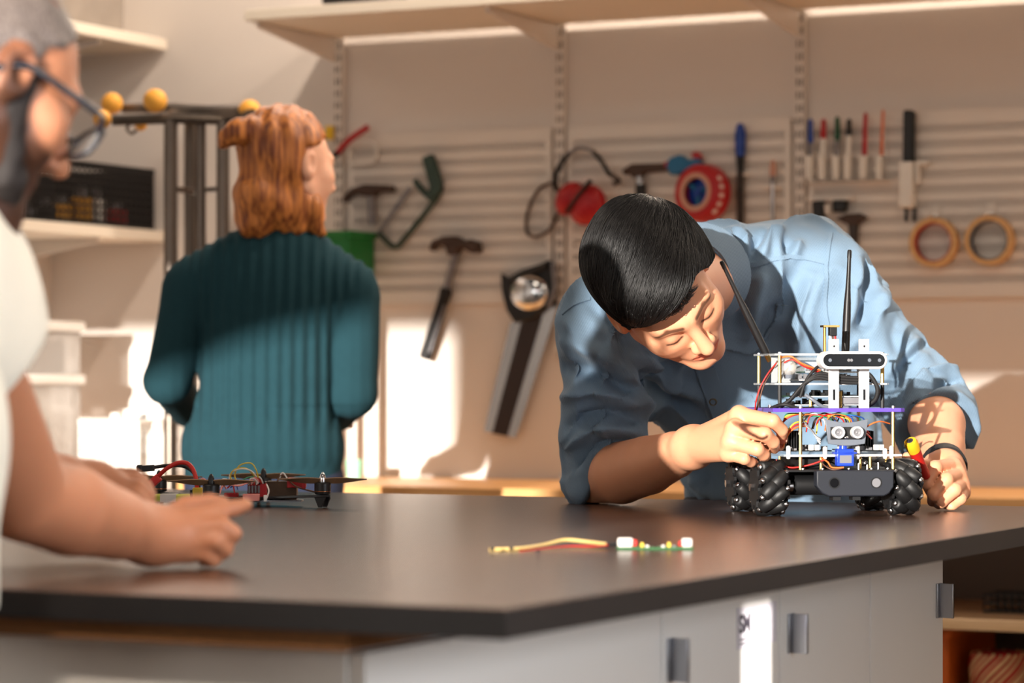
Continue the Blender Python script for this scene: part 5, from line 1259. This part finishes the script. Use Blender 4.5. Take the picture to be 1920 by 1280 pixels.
# wheels with slanted rollers
roller_me = None
def wheel(x, y, hand):
    c = Vector((x, y, 0.0425)); mb = RB(); e = Vector((1, 0, 0))
    mb.lathe(c - e * .022, e, [(0, .010), (0, .022), (.004, .024), (.018, .019), (.026, .019), (.040, .024), (.044, .022), (.044, .010)], 24)
    for sx in (-.024, .020):
        out = []
        for k in range(36):
            a = 2 * math.pi * k / 36; r = .0335 if k % 4 < 2 else .0265; out.append(c + Vector((sx, math.cos(a) * r, math.sin(a) * r)))
        mb.prism(out, (.004, 0, 0))
    wh = rpart('wheel', 'matt_black', mb, smooth=40)
    for k in range(9):
        a = 2 * math.pi * (k + .3) / 9; rad = Vector((0, math.cos(a), math.sin(a))); tan = Vector((0, -math.sin(a), math.cos(a)))
        d = (e + tan * hand).normalized(); o = c + rad * .0312; L = .058
        mb = RB(); mb.lathe(o - d * L / 2, d, [(.004, .0060), (.006, .0088), (L * .3, .0108), (L * .49, .0113), (L * .5, .0108), (L * .51, .0113), (L * .7, .0108), (L - .006, .0088), (L - .004, .0060)], 12)
        ro = rpart('roller', 'roller_rubber', mb, wh, smooth=50)
        for sgn in (-1, 1):
            mb = RB(); mb.lathe(o + d * sgn * (L / 2 - .0035), d * sgn, [(0, .0042), (.003, .0042), (.0042, .003), (.0042, 0)], 10); rpart('axle_end', 'steel', mb, wh, smooth=50)
    mb = RB(); mb.lathe(c - e * .03, e, [(0, .004), (0, .006), (.006, .006), (.006, .004)], 6); rpart('hub_nut', 'steel', mb, wh)
for x, y, h in ((-.106, -.078, -1), (.098, -.078, 1), (-.106, .078, 1), (.098, .078, -1)): wheel(x, y, h)
# chassis
mb = RB(); pts = [(-.098, -.098), (-.085, -.108), (.085, -.108), (.098, -.098), (.098, .10), (-.098, .10)]
mb.prism([(a, b, .0655) for a, b in pts], (0, 0, .0035)); rpart('base_plate', 'matt_black', mb, bevel=.0008)
for y in (-.078, .078):
    mb = RB(); mb.lathe((-.070, y, .0455), (1, 0, 0), [(0, .012), (.002, .0145), (.060, .0145), (.062, .012)], 20); mb.lathe((.070, y, .0455), (-1, 0, 0), [(0, .012), (.002, .0145), (.060, .0145), (.062, .012)], 20); rpart('motor', 'matt_black', mb, smooth=50)
    for s in (-1, 1):
        mb = RB(); mb.lathe((s * .069, y, .0440), (s, 0, 0), [(0, .0085), (.010, .0085), (.010, .004), (.022, .004)], 14); rpart('motor_shaft', 'steel', mb, smooth=40)
mb = RB(); mb.span((-.075, -.06, .030), (.075, .06, .0655)); rpart('chassis_tub', 'matt_black', mb, bevel=.004)
out = [(-.059, .0685), (.059, .0685), (.059, .044), (.052, .034), (.044, .030), (-.040, .030), (-.050, .035), (-.059, .046)]
mb = RB(); mb.prism([(a + .012, -.128, b) for a, b in out], (0, .018, 0)); bp = rpart('bumper', 'bumper_grey', mb, bevel=.002)
for x in (-.020, .044):
    mb = RB(); mb.ring((x, -.1275, .050), (0, -1, 0), .0085, .0068, .0012, 24); rpart('eyelet', 'matt_black', mb, bp)
    mb = RB(); mb.lathe((x, -.1281, .050), (0, -1, 0), [(0, .0068), (.0003, .0066), (.0003, 0)], 20); rpart('eyelet_glass', 'lens_black' if x < .01 else 'chip_grey', mb, bp)
mb = RB()
for x in (-.014, .016): mb.span((x - .006, -.12, .024), (x + .006, -.10, .031))
rpart('cable_clip', 'matt_black', mb)
for x in (-.03, .01, .045, .07, -.06):
    mb = RB(); mb.lathe((x, -.098, .069), (0, 0, 1), [(0, .003), (.002, .003), (.0026, .002), (.0026, 0)], 10); rpart('screw', 'steel', mb)
# posts and decks
def post(x, y, z0, z1, m, r=.0026, seg=6, nm='standoff'):
    mb = RB(); mb.lathe((x, y, z0), (0, 0, 1), [(0, r), (z1 - z0, r)], seg); return rpart(nm, m, mb, smooth=20)
for x in (-.063, .079):
    for y in (-.096, .09): post(x, y, .069, .1545, 'brass'); post(x, y, .160, .1632, 'steel', .0028, 8, 'screw')
for x, y in ((-.088, -.07), (-.03, -.09), (.03, -.09), (.045, -.092), (.088, -.03), (-.088, .06)): post(x, y, .069, .088, 'brass', .0022)
for x, z in ((.025, .078), (.038, .076), (.055, .079)): post(x, -.100, .069, z, 'steel', .0014, 8, 'pin')
def deck(x0, x1, y0, y1, z, th, m, nm):
    mb = RB(); c = .008; mb.prism([(x0 + c, y0, z), (x1 - c, y0, z), (x1, y0 + c, z), (x1, y1 - c, z), (x1 - c, y1, z), (x0 + c, y1, z), (x0, y1 - c, z), (x0, y0 + c, z)], (0, 0, th)); return rpart(nm, m, mb)
deck(-.088, .092, -.103, .1, .088, .0035, 'acrylic', 'clear_deck'); deck(-.104, .098, -.100, .1, .1545, .0055, 'purple_acrylic', 'purple_deck')
mb = RB(); mb.span((-.086, -.1036, .0885), (.090, -.1031, .0912)); rpart('deck_edge', 'wire_white', mb)
deck(-.098, .078, -.086, .06, .1945, .0028, 'acrylic', 'clear_deck'); deck(-.098, .078, -.086, .06, .2385, .0030, 'acrylic', 'clear_deck')
for z in (.1945, .2385):
    mb = RB(); mb.span((-.092, -.0866, z + .0003), (.072, -.0861, z + .0026)); rpart('deck_edge', 'wire_white', mb)
for x, y in ((-.090, -.078), (-.090, .05), (.068, -.078), (.068, .05)):
    post(x, y, .160, .1945, 'matt_black', .0030); post(x, y, .1973, .2385, 'brass', .0029); post(x, y, .2415, .2432, 'steel', .003, 8, 'screw')
# lower electronics
mb = RB(); mb.span((-.06, -.07, .0695), (.01, .05, .086)); rpart('battery', 'matt_black', mb, bevel=.003)
for x0, x1, y0, y1, m in ((-.080, -.012, -.085, .0, 'pcb_black'), (.012, .078, -.085, .0, 'pcb_black')):
    mb = RB(); mb.span((x0, y0, .0955), (x1, y1, .0972)); rpart('driver_board', m, mb)
    mb = RB(); rr = random.Random(int(x0 * 1e4))
    for _ in range(26):
        a, b = rr.uniform(x0 + .006, x1 - .006), rr.uniform(y0 + .004, y1 - .006); w_, d_, h_ = rr.uniform(.0015, .004), rr.uniform(.0015, .004), rr.uniform(.0015, .008); mb.span((a - w_, b - d_, .0972), (a + w_, b + d_, .0972 + h_))
    o = rpart('board_components', 'chip_grey', mb); o['kind'] = 'stuff'
for x in (-.066, .044):
    hs = RB(); hs.span((x - .013, -.062, .0972), (x + .013, -.044, .126))
    o = rpart('heat_sink', 'matt_black', hs, bevel=.0006)
    for k in range(7):
        mb = RB(); mb.span((x - .013 + k * .0040, -.071, .0985), (x - .0116 + k * .0040, -.062, .1255)); rpart('fin', 'matt_black', mb, o)
for x, z in ((-.082, .1045), (-.026, .103), (.024, .1045), (.076, .104), (.066, .1)):
    mb = RB(); mb.lathe((x, -.098, .0850), (0, 0, 1), [(0, .0026), (.003, .0034), (z - .087, .0034), (z - .085, .0018)], 10); rpart('nylon_spacer', 'white_plastic', mb, smooth=40)
for x in (-.045, -.036, .0, .055, .063):
    mb = RB(); mb.span((x - .0035, -.092, .0972), (x + .0035, -.085, .1055)); rpart('connector', 'white_plastic', mb, bevel=.0006)
# servo and ultrasonic sensor
mb = RB(); mb.span((-.013, -.118, .0745), (.013, -.1045, .1000)); sv = rpart('servo', 'servo_blue', mb, bevel=.0012)
mb = RB(); mb.span((-.0175, -.118, .0925), (.0175, -.1045, .0950)); rpart('servo_flange', 'servo_blue', mb, sv, bevel=.0006)
mb = RB(); mb.lathe((-.002, -.111, .100), (0, 0, 1), [(0, .0062), (.0045, .0060), (.0045, .003), (.0075, .003)], 18); rpart('servo_gear', 'servo_blue', mb, sv, smooth=40)
mb = RB(); mb.span((-.009, -.1184, .0790), (.009, -.1180, .0905)); rpart('servo_label', 'chip_grey', mb, sv)
out = []
for t in range(13):
    s = t / 12; out.append((-.031 + .066 * s, .1445 - .0055 * math.sin(math.pi * s)))
for t in range(13):
    s = t / 12; out.append((.030 - .056 * s, .1075 - .003 * math.sin(math.pi * s)))
mb = RB(); mb.prism([(a, -.117, b) for a, b in out], (0, .0035, 0)); br = rpart('sensor_bracket', 'bracket_grey', mb, bevel=.0008)
mb = RB(); mb.span((-.023, -.1195, .1140), (.024, -.1172, .1325)); rpart('sensor_board', 'matt_black', mb, br)
for x in (-.0135, .0148):
    mb = RB(); mb.ring((x, -.1195, .1245), (0, -1, 0), .0088, .0062, .0115, 28); rpart('transducer', 'alu_white', mb, br, smooth=40)
    mb = RB(); mb.lathe((x, -.1200, .1245), (0, -1, 0), [(0, .0063), (.0085, .0063), (.0085, .0045), (.0075, .0022), (.009, 0)], 24); rpart('transducer_mesh', 'chip_grey', mb, br, smooth=40)
mb = RB(); mb.ball((.0006, -.1205, .1168), (.0042, .0018, .0020), 12, 8); rpart('crystal', 'steel', mb, br, smooth=180)
# camera on two rails
for x in (-.0127, .0337):
    mb = RB(); mb.span((x - .0075, -.100, .160), (x + .0075, -.0945, .2625)); rl = rpart('camera_rail', 'alu_white', mb, bevel=.0006)
    for s in (-1, 1): mb = RB(); mb.span((x + s * .0062 - .0008, -.1015, .160), (x + s * .0062 + .0008, -.100, .2625)); rpart('rail_lip', 'alu_white', mb, rl)
    mb = RB(); mb.span((x - .0017, -.1003, .172), (x + .0017, -.0999, .188)); mb.span((x - .0014, -.1003, .2505), (x + .0014, -.0999, .2535)); rpart('rail_slot', 'lens_black', mb, rl)
def stadium(w_, h_, y, cz, n=12, cx_=0):
    out = []
    for s, a0 in ((1, -90), (-1, 90)):
        for k in range(n + 1):
            a = math.radians(a0 + 180 * k / n); out.append((cx_ + s * (w_ / 2 - h_ / 2) + math.cos(a) * h_ / 2, y, cz + math.sin(a) * h_ / 2))
    return out
mb = RB(); mb.prism(stadium(.103, .0265, -.126, .231, 12, .0105), (0, .024, 0)); cb = rpart('depth_camera', 'alu_white', mb, bevel=.002)
mb = RB(); mb.prism(stadium(.094, .0185, -.1268, .231, 12, .0105), (0, .001, 0)); rpart('camera_window', 'lens_black', mb, cb)
for x, r in ((-.0365, .0028), (-.0082, .0024), (-.0040, .0024), (.0235, .0028), (.0388, .0028)):
    mb = RB(); mb.lathe((x + .0105, -.1268, .231), (0, -1, 0), [(0, r), (.0006, r * .8), (.0006, 0)], 14); rpart('camera_lens', 'chip_grey' if abs(x + .006) < .004 else 'bracket_grey', mb, cb)
# antennas
def antenna(a, b):
    d = (b - a); L = d.length; mb = MB(); mb.lathe(a, d, [(0, .0060), (.01, .0062), (L * .36, .0060), (L * .48, .0055), (L * .62, .0040), (L * .74, .0033), (L * .92, .0030)], 16); o = mb.build('antenna', 'black_plastic', rb, smooth=60)
    MB().lathe(a, d, [(L * .92, .0034), (L * .985, .0034), (L, .0022), (L, 0)], 16).build('antenna_tip', 'black_plastic', o, smooth=60)
    MB().lathe(a - d.normalized() * .012, d, [(0, .004), (.012, .0045)], 10).build('antenna_joint', 'brass', o)
antenna(px(1437, 664, 4.375), px(1352, 489, 4.345)); antenna(px(1585, 662, 4.375), px(1593, 468, 4.38))
# little tower
T = lambda x, y, Y=4.30: px(x, y, Y)
MB().cyl(T(1546, 664), T(1546, 612), .0024, seg=8).build('tower_post', 'brass', rb)
a, b = T(1541, 614), T(1571, 609); MB().box((a + b) / 2, (.025, .02, .003), RM3).build('tower_board', 'brass', rb)
MB().box(T(1561, 621), (.011, .012, .014), RM3).build('tower_connector', 'matt_black', rb, bevel=.001)
for k, m in enumerate(('wire_white', 'wire_brown', 'wire_red')): MB().tube(cat([T(1556 + 5 * k, 628), T(1559 + 4 * k, 645), T(1561 + 3 * k, 668)], 4), .0016, 6).build('wire', m, rb)
# upper electronics
for z, x0, x1, m in ((.1765, -.062, .035, 'pcb_green'), (.2010, -.060, .040, 'pcb_black'), (.2130, -.050, .045, 'pcb_green'), (.1640, -.066, .05, 'pcb_black')):
    mb = RB(); mb.span((x0, -.075, z), (x1, .035, z + .0016)); rpart('circuit_board', m, mb)
    mb = RB(); mb.span((x0, -.0756, z), (x1, -.0751, z + .0014)); rpart('board_edge', 'wire_white', mb)
    mb = RB(); rr = random.Random(int(z * 1e5))
    for _ in range(34):
        a, b = rr.uniform(x0 + .006, x1 - .006), rr.uniform(-.074, .02); w_, h_ = rr.uniform(.0012, .004), rr.uniform(.002, .009); mb.span((a - w_, b, z + .0016), (a + w_, b + .005, z + .0016 + h_))
    o = rpart('board_components', ('chip_grey', 'matt_black')[_ % 2 if z < .19 else 0], mb); o['kind'] = 'stuff'
mb = RB(); mb.span((.0, -.08, .166), (.035, -.055, .1755)); rpart('usb_block', 'chip_grey', mb, bevel=.001)
post(-.043, -.080, .160, .1765, 'brass', .003); post(.0015, -.083, .160, .185, 'brass', .003)
mb = RB(); mb.ball((-.072, -.06, .2205), .0125, 20, 12); rpart('lamp_globe', 'globe_clear', mb, smooth=180)
mb = RB(); mb.lathe((-.072, -.06, .204), (0, 0, 1), [(0, .006), (.004, .007), (.007, .005), (.012, .003)], 14); rpart('lamp_socket', 'bracket_grey', mb, smooth=40)
mb = RB(); mb.span((-.088, -.02, .1977), (.05, -.018, .236)); rpart('clear_panel', 'acrylic', mb)
# cables and wires
def wire(pts, r, m, nm='wire', n=6): return MB().tube(cat([px(x, y, Y) for x, y, Y in pts], n), r, 8).build(nm, m, rb, smooth=60)
for k in range(3):
    wire([(1448 + 6 * k, 766, 4.24), (1478 + 4 * k, 752 - 3 * k, 4.235), (1505 + 3 * k, 722 - 2 * k, 4.23), (1535, 700 + 4 * k, 4.23), (1575, 706 + 5 * k, 4.235), (1612, 708 + 5 * k, 4.24)], .0026, 'black_rubber', 'cable')
wire([(1500, 745, 4.23), (1512, 712, 4.23), (1530, 690, 4.235), (1545, 682, 4.25)], .0022, 'black_rubber', 'cable')
wire([(1612, 692, 4.24), (1632, 704, 4.235), (1645, 728, 4.235), (1640, 750, 4.24), (1618, 764, 4.25)], .0032, 'black_rubber', 'cable')
wire([(1612, 710, 4.25), (1638, 716, 4.245), (1648, 734, 4.245), (1638, 755, 4.25), (1618, 766, 4.26)], .0026, 'black_rubber', 'cable')
wire([(1510, 740, 4.24), (1525, 750, 4.235), (1545, 762, 4.24), (1590, 764, 4.25)], .0028, 'bracket_grey', 'cable')
wire([(1445, 765, 4.24), (1470, 758, 4.22), (1500, 766, 4.225), (1525, 764, 4.24)], .0026, 'black_rubber', 'cable')
wire([(1456, 680, 4.24), (1440, 700, 4.235), (1426, 725, 4.235), (1418, 750, 4.235), (1416, 768, 4.25)], .0012, 'wire_red'); wire([(1458, 676, 4.24), (1444, 700, 4.24), (1432, 722, 4.24), (1424, 750, 4.24), (1418, 770, 4.26)], .0012, 'wire_brown')
wire([(1460, 672, 4.24), (1482, 668, 4.23), (1505, 682, 4.23), (1538, 694, 4.24)], .0014, 'wire_orange'); wire([(1470, 680, 4.24), (1486, 674, 4.235), (1508, 687, 4.235), (1540, 699, 4.245)], .0012, 'wire_red'); wire([(1452, 690, 4.25), (1470, 676, 4.25), (1484, 672, 4.25)], .001, 'wire_white')
cl = ['wire_red', 'wire_orange', 'wire_yellow', 'wire_green', 'wire_white', 'wire_brown', 'wire_blue', 'matt_black']
rr = random.Random(12)
for k in range(16):
    x0 = 1500 + rr.uniform(-5, 70); x1 = x0 + rr.uniform(30, 60); yy = 782 + rr.uniform(-4, 6)
    wire([(x0, 800 + rr.uniform(-6, 14), 4.24), (x0 + 6, yy, 4.24 + rr.uniform(-.01, .03)), ((x0 + x1) / 2, 774 + rr.uniform(0, 6), 4.235 + rr.uniform(-.008, .03)), (x1, yy + 2, 4.24), (x1 + 4, 800 + rr.uniform(-8, 12), 4.25)], .0011, cl[k % 8], n=4)
for k in range(6): wire([(1502 + 2 * k, 784 + 3 * k, 4.235), (1516 + 2 * k, 800 + 2 * k, 4.215), (1528 + k, 815 + 2 * k, 4.208), (1538, 822 + 2 * k, 4.21)], .0010, 'wire_white' if k % 2 else 'chip_grey')
for k in range(3): wire([(1598, 792 + 5 * k, 4.225), (1612, 800 + 3 * k, 4.22), (1625, 812 + k, 4.225), (1634, 822, 4.24)], .0011, 'wire_red' if k != 1 else 'wire_white')
wire([(1606, 822, 4.23), (1625, 800, 4.225), (1648, 790, 4.23), (1668, 794, 4.25)], .0012, 'wire_orange'); wire([(1602, 826, 4.23), (1612, 812, 4.225), (1622, 806, 4.23), (1630, 812, 4.24)], .0011, 'wire_red')
for k in range(4): wire([(1462 + 3 * k, 800 - 4 * k, 4.25), (1474, 786 - 3 * k, 4.24), (1490, 778 - k, 4.24), (1506, 776, 4.25)], .0011, cl[k])
for k in range(3): wire([(1468, 838 - 6 * k, 4.235), (1478, 814 - 4 * k, 4.225), (1492, 802 - 5 * k, 4.225), (1512, 798 - 4 * k, 4.235)], .0013, ('wire_orange', 'wire_red', 'wire_yellow')[k])
wire([(1455, 862, 4.235), (1480, 876, 4.23), (1515, 872, 4.23), (1545, 862, 4.22)], .0013, 'wire_red'); wire([(1540, 858, 4.225), (1552, 866, 4.205), (1560, 876, 4.205), (1582, 876, 4.205)], .0013, 'wire_orange'); wire([(1536, 862, 4.225), (1548, 874, 4.21), (1562, 880, 4.205), (1578, 878, 4.205)], .0011, 'wire_brown')
# ================================================================ the quadcopter
mat('carbon', (30, 30, 32), 0.35, coat=0.3, noise=0.15, nscale=120); mat('prop_tan', (150, 118, 88), 0.4); mat('esc_red', (170, 30, 36), 0.4); mat('lipo_green', (196, 206, 84), 0.5); mat('copper', (196, 120, 70), 0.35, 0.8); mat('bronze_plate', (76, 58, 44), 0.4, 0.4); mat('peach_plastic', (236, 150, 140), 0.5)
dc = px(450, 900, 4.57); dc.z = TOP
dr = thing('quadcopter', 'small quadcopter drone with red cable and bare circuit boards on the bench', 'drone', dc)
D = lambda x, y, Y: px(x, y, Y)
def dground(x, Y): v = px(x, 900, Y); v.z = TOP + .0004; return v
MOT = [(298, 4.62), (396, 4.43), (494, 4.72), (605, 4.51)]
ctr = dground(452, 4.575)
# frame plates
pl = []
for z, rx, ry in ((.0085, .085, .055), (.036, .05, .035)):
    out = []
    for k in range(24):
        a = 2 * math.pi * k / 24; out.append(ctr + RIGHT * math.cos(a) * rx + AWAY * math.sin(a) * ry + UP * z)
    MB().prism(out, UP * .0025).build('frame_plate', 'carbon' if z < .02 else 'bronze_plate', dr)
for k, (x, Y) in enumerate(MOT):
    g0 = dground(x, Y); z0 = .0165
    d = (g0 - ctr); d.z = 0; d.normalize(); s = d.cross(UP)
    a = ctr + d * .03; w0, w1 = .016, .010
    mb = MB(); mb.prism([a + s * w0 + UP * .011, g0 + s * w1 + UP * z0, g0 + d * .014 + UP * z0, g0 - s * w1 + UP * z0, a - s * w0 + UP * .011], UP * .004); arm = mb.build('arm', 'carbon', dr, bevel=.0008)
    for q_ in (-1, 1):
        f = g0 + s * .010 * q_ + UP * z0
        MB().prism([f + d * .010, f - d * .010, f - d * .003 - UP * (z0 - .0004), f + d * .003 - UP * (z0 - .0004)], s * .004 * -q_).build('foot', 'black_plastic', arm, bevel=.0006)
    m0 = g0 + UP * (z0 + .0042)
    mo = MB().lathe(m0, UP, [(0, .010), (.001, .0125), (.004, .0130), (.005, .0118), (.0055, .0132), (.017, .0132), (.019, .011), (.0195, .004)], 28).build('motor', 'black_plastic', dr, smooth=40)
    MB().ring(m0 + UP * .0046, UP, .0126, .009, .0010, 28).build('motor_ring', 'copper', mo)
    MB().lathe(m0 + UP * .019, UP, [(0, .005), (.004, .0055), (.009, .0048), (.013, .0035), (.016, .0015), (.0165, 0)], 14).build('spinner', 'chrome' if k == 3 else 'black_plastic', mo, smooth=50)
    ang = (0.06, -0.05, 0.12, 0.02)[k]
    for q_ in (-1, 1):
        e = (RIGHT * math.cos(ang) + AWAY * math.sin(ang)) * q_; f = e.cross(UP); R = []
        for i in range(9):
            t = i / 8; c = m0 + UP * (.0225 + .0015 * t) + e * (.004 + .066 * t); w_ = .0035 + .0085 * math.sin(math.pi * min(1, t * .85 + .12)) ; tw = .55 * (1 - t) + .12
            u_ = f * math.cos(tw) * q_ + UP * math.sin(tw); n_ = e.cross(u_).normalized() * .0007
            R.append([c - u_ * w_ - n_, c + u_ * w_ * .7 - n_, c + u_ * w_ * .7 + n_, c - u_ * w_ + n_])
        MB().rings(R).build('propeller_blade', 'prop_tan', mo, smooth=60)
# centre electronics
def dbox(x0, x1, y0, y1, Y, dep, m, nm, bevel=.0008):
    a, b = D(x0, y1, Y), D(x1, y0, Y); c = (a + b) / 2 + AWAY * dep / 2; return MB().box(c, ((b - a).dot(RIGHT), dep, b.z - a.z), CAM3).build(nm, m, dr, bevel=bevel)
CAM3 = Matrix((RIGHT, AWAY, UP)).transposed()
dbox(464, 500, 906, 934, 4.55, .03, 'esc_red', 'speed_controller'); dbox(455, 486, 926, 939, 4.52, .012, 'peach_plastic', 'connector'); dbox(494, 500, 928, 940, 4.51, .006, 'white_plastic', 'connector'); dbox(500, 556, 902, 936, 4.56, .03, 'bronze_plate', 'side_plate')
dbox(538, 572, 896, 914, 4.55, .03, 'esc_red', 'speed_controller'); dbox(566, 573, 898, 916, 4.53, .006, 'esc_red', 'connector'); dbox(420, 446, 924, 938, 4.54, .02, 'esc_red', 'speed_controller')
for k in range(4): dbox(465 + 6 * k, 469 + 6 * k, 910, 924, 4.545, .004, 'chip_grey', 'capacitor', .0006)
dbox(400, 565, 938, 941, 4.53, .05, 'chip_grey', 'lower_board', 0)
dbox(285, 356, 927, 941, 4.56, .035, 'lipo_green', 'battery', .003); dbox(300, 330, 926.5, 941.5, 4.5595, .036, 'white_plastic', 'battery_label', 0)
dbox(361, 378, 914, 943, 4.46, .016, 'wire_yellow', 'power_plug', .001)
dbox(356, 362, 918, 942, 4.47, .02, 'matt_black', 'strap', .001)
R45 = CAM3 @ Matrix.Rotation(math.radians(-42), 3, 'Y')
c = D(284, 907, 4.50); MB().box(c, (.034, .014, .013), R45).build('red_plug', 'wire_red', dr, bevel=.0015); MB().box(c - R45 @ Vector((.012, 0, 0)), (.010, .0155, .0145), R45).build('red_plug_collar', 'wire_red', dr, bevel=.001)
c = D(273, 878, 4.50); MB().box(c, (.028, .011, .010), CAM3 @ Matrix.Rotation(math.radians(-4), 3, 'Y')).build('black_plug', 'black_plastic', dr, bevel=.001); MB().box(c - RIGHT * .009, (.008, .0125, .0115), CAM3).build('black_plug_collar', 'black_plastic', dr, bevel=.001)
def dw(pts, r, m, n=6): return MB().tube(cat([D(x, y, Y) for x, y, Y in pts], n), r, 8).build('wire', m, dr, smooth=60)
dw([(294, 896, 4.50), (310, 880, 4.49), (332, 868, 4.485), (350, 868, 4.48), (362, 880, 4.475), (368, 900, 4.47), (369, 916, 4.468)], .0036, 'wire_red')
dw([(284, 877, 4.50), (310, 873, 4.51), (345, 874, 4.52), (366, 890, 4.50), (373, 914, 4.47)], .0030, 'black_rubber')
dw([(446, 906, 4.54), (440, 890, 4.54), (450, 872, 4.53), (470, 868, 4.53), (480, 880, 4.53), (484, 896, 4.54)], .0011, 'wire_yellow'); dw([(448, 912, 4.54), (432, 895, 4.54), (440, 880, 4.535), (462, 878, 4.53), (478, 893, 4.54)], .0011, 'wire_yellow'); dw([(430, 905, 4.54), (432, 888, 4.54), (450, 879, 4.53), (470, 882, 4.53), (482, 895, 4.54)], .0011, 'wire_white')
dw([(452, 902, 4.55), (465, 895, 4.55), (482, 894, 4.55), (492, 902, 4.55)], .0011, 'wire_green'); dw([(500, 908, 4.53), (504, 920, 4.52), (500, 934, 4.515)], .0013, 'wire_white'); dw([(412, 912, 4.50), (418, 898, 4.50), (432, 902, 4.51), (436, 908, 4.52), (462, 906, 4.53)], .0013, 'wire_white'); dw([(416, 915, 4.5), (424, 908, 4.5), (450, 910, 4.52), (472, 900, 4.53)], .0014, 'peach_plastic'); dw([(372, 904, 4.5), (380, 897, 4.5), (390, 904, 4.5)], .0013, 'peach_plastic')
for k in range(5): dw([(466 + 5 * k, 908, 4.545), (470 + 5 * k, 897 - k, 4.54), (478 + 4 * k, 898, 4.54), (484 + 3 * k, 906, 4.545)], .0011, ('wire_white', 'peach_plastic', 'wire_red', 'wire_white', 'matt_black')[k])
dw([(520, 902, 4.55), (528, 890, 4.55), (540, 898, 4.55), (556, 912, 4.54), (590, 922, 4.52)], .0014, 'wire_brown'); dw([(524, 896, 4.55), (530, 886, 4.55), (538, 896, 4.55)], .0013, 'wire_white'); dw([(412, 925, 4.46), (418, 908, 4.47), (424, 916, 4.48)], .0013, 'peach_plastic')
dw([(440, 925, 4.52), (436, 908, 4.52), (426, 915, 4.52)], .0012, 'wire_red'); dw([(432, 914, 4.52), (442, 908, 4.52), (446, 918, 4.52)], .001, 'wire_blue')

# ================================================================ small circuit board with a flat cable in front
mat('pcb_bright', (40, 92, 48), .4); mat('cable_cream', (222, 190, 120), .5)
bc = tp(1228, 1032); bd = thing('sensor_board', 'small green circuit board with white end connectors and cream cable on the bench', 'circuit board', bc)
K = lambda x, y, h=0.0: tp(x, y, h)
a, b = K(1157, 1031), K(1300, 1031); e = (b - a).normalized(); L = (b - a).length; f = e.cross(UP) * -1; M = frame(a + UP * .0004, e, f, UP)
class BB(MB):
    def __init__(s): super().__init__(M)
BB().span((0, 0, 0), (L, .022, .0028)).build('board', 'pcb_bright', bd, bevel=.0003)
BB().span((.001, .004, .0028), (.019, .018, .0135)).build('end_connector', 'white_plastic', bd, bevel=.002); BB().span((L - .013, .004, .0028), (L - .001, .018, .0130)).build('end_connector', 'white_plastic', bd, bevel=.002)
BB().span((.018, .004, .0040), (.024, .016, .0115)).build('socket', 'wire_red', bd, bevel=.001); BB().span((L - .017, .005, .004), (L - .0125, .016, .010)).build('socket', 'wire_red', bd, bevel=.001)
for k, (x, h, m) in enumerate(((.030, .008, 'wire_yellow'), (.036, .005, 'white_plastic'), (.046, .0035, 'matt_black'), (.055, .005, 'white_plastic'), (.062, .0085, 'wire_yellow'), (.068, .005, 'chip_grey'))):
    BB().span((x - .002, .005, .0028), (x + .002, .010, h)).build('component', m, bd, bevel=.0005)
P = cat([K(918, 1030, .002), K(975, 1028, .0025), K(1020, 1021, .004), K(1060, 1012, .008), K(1105, 1016, .006), K(1142, 1021, .005)], 8)
MB().tube(P, .0040, 8, flat=.6).build('flat_cable', 'cable_cream', bd, smooth=60)
MB().tube(cat([K(975, 1033, .002), K(1060, 1024, .004), K(1110, 1024, .004), K(1146, 1021, .005)], 8), .0009, 6).build('red_wire', 'wire_red', bd)
MB().tube([K(1138, 1021, .005), K(1158, 1020, .006)], .0026, 8).build('sleeve', 'matt_black', bd)
for x, y in ((923, 1029), (959, 1028), (1009, 1034)): MB().box(K(x, y, .0045), (.004, .004, .004)).build('bead', 'matt_black', bd, bevel=.0006)
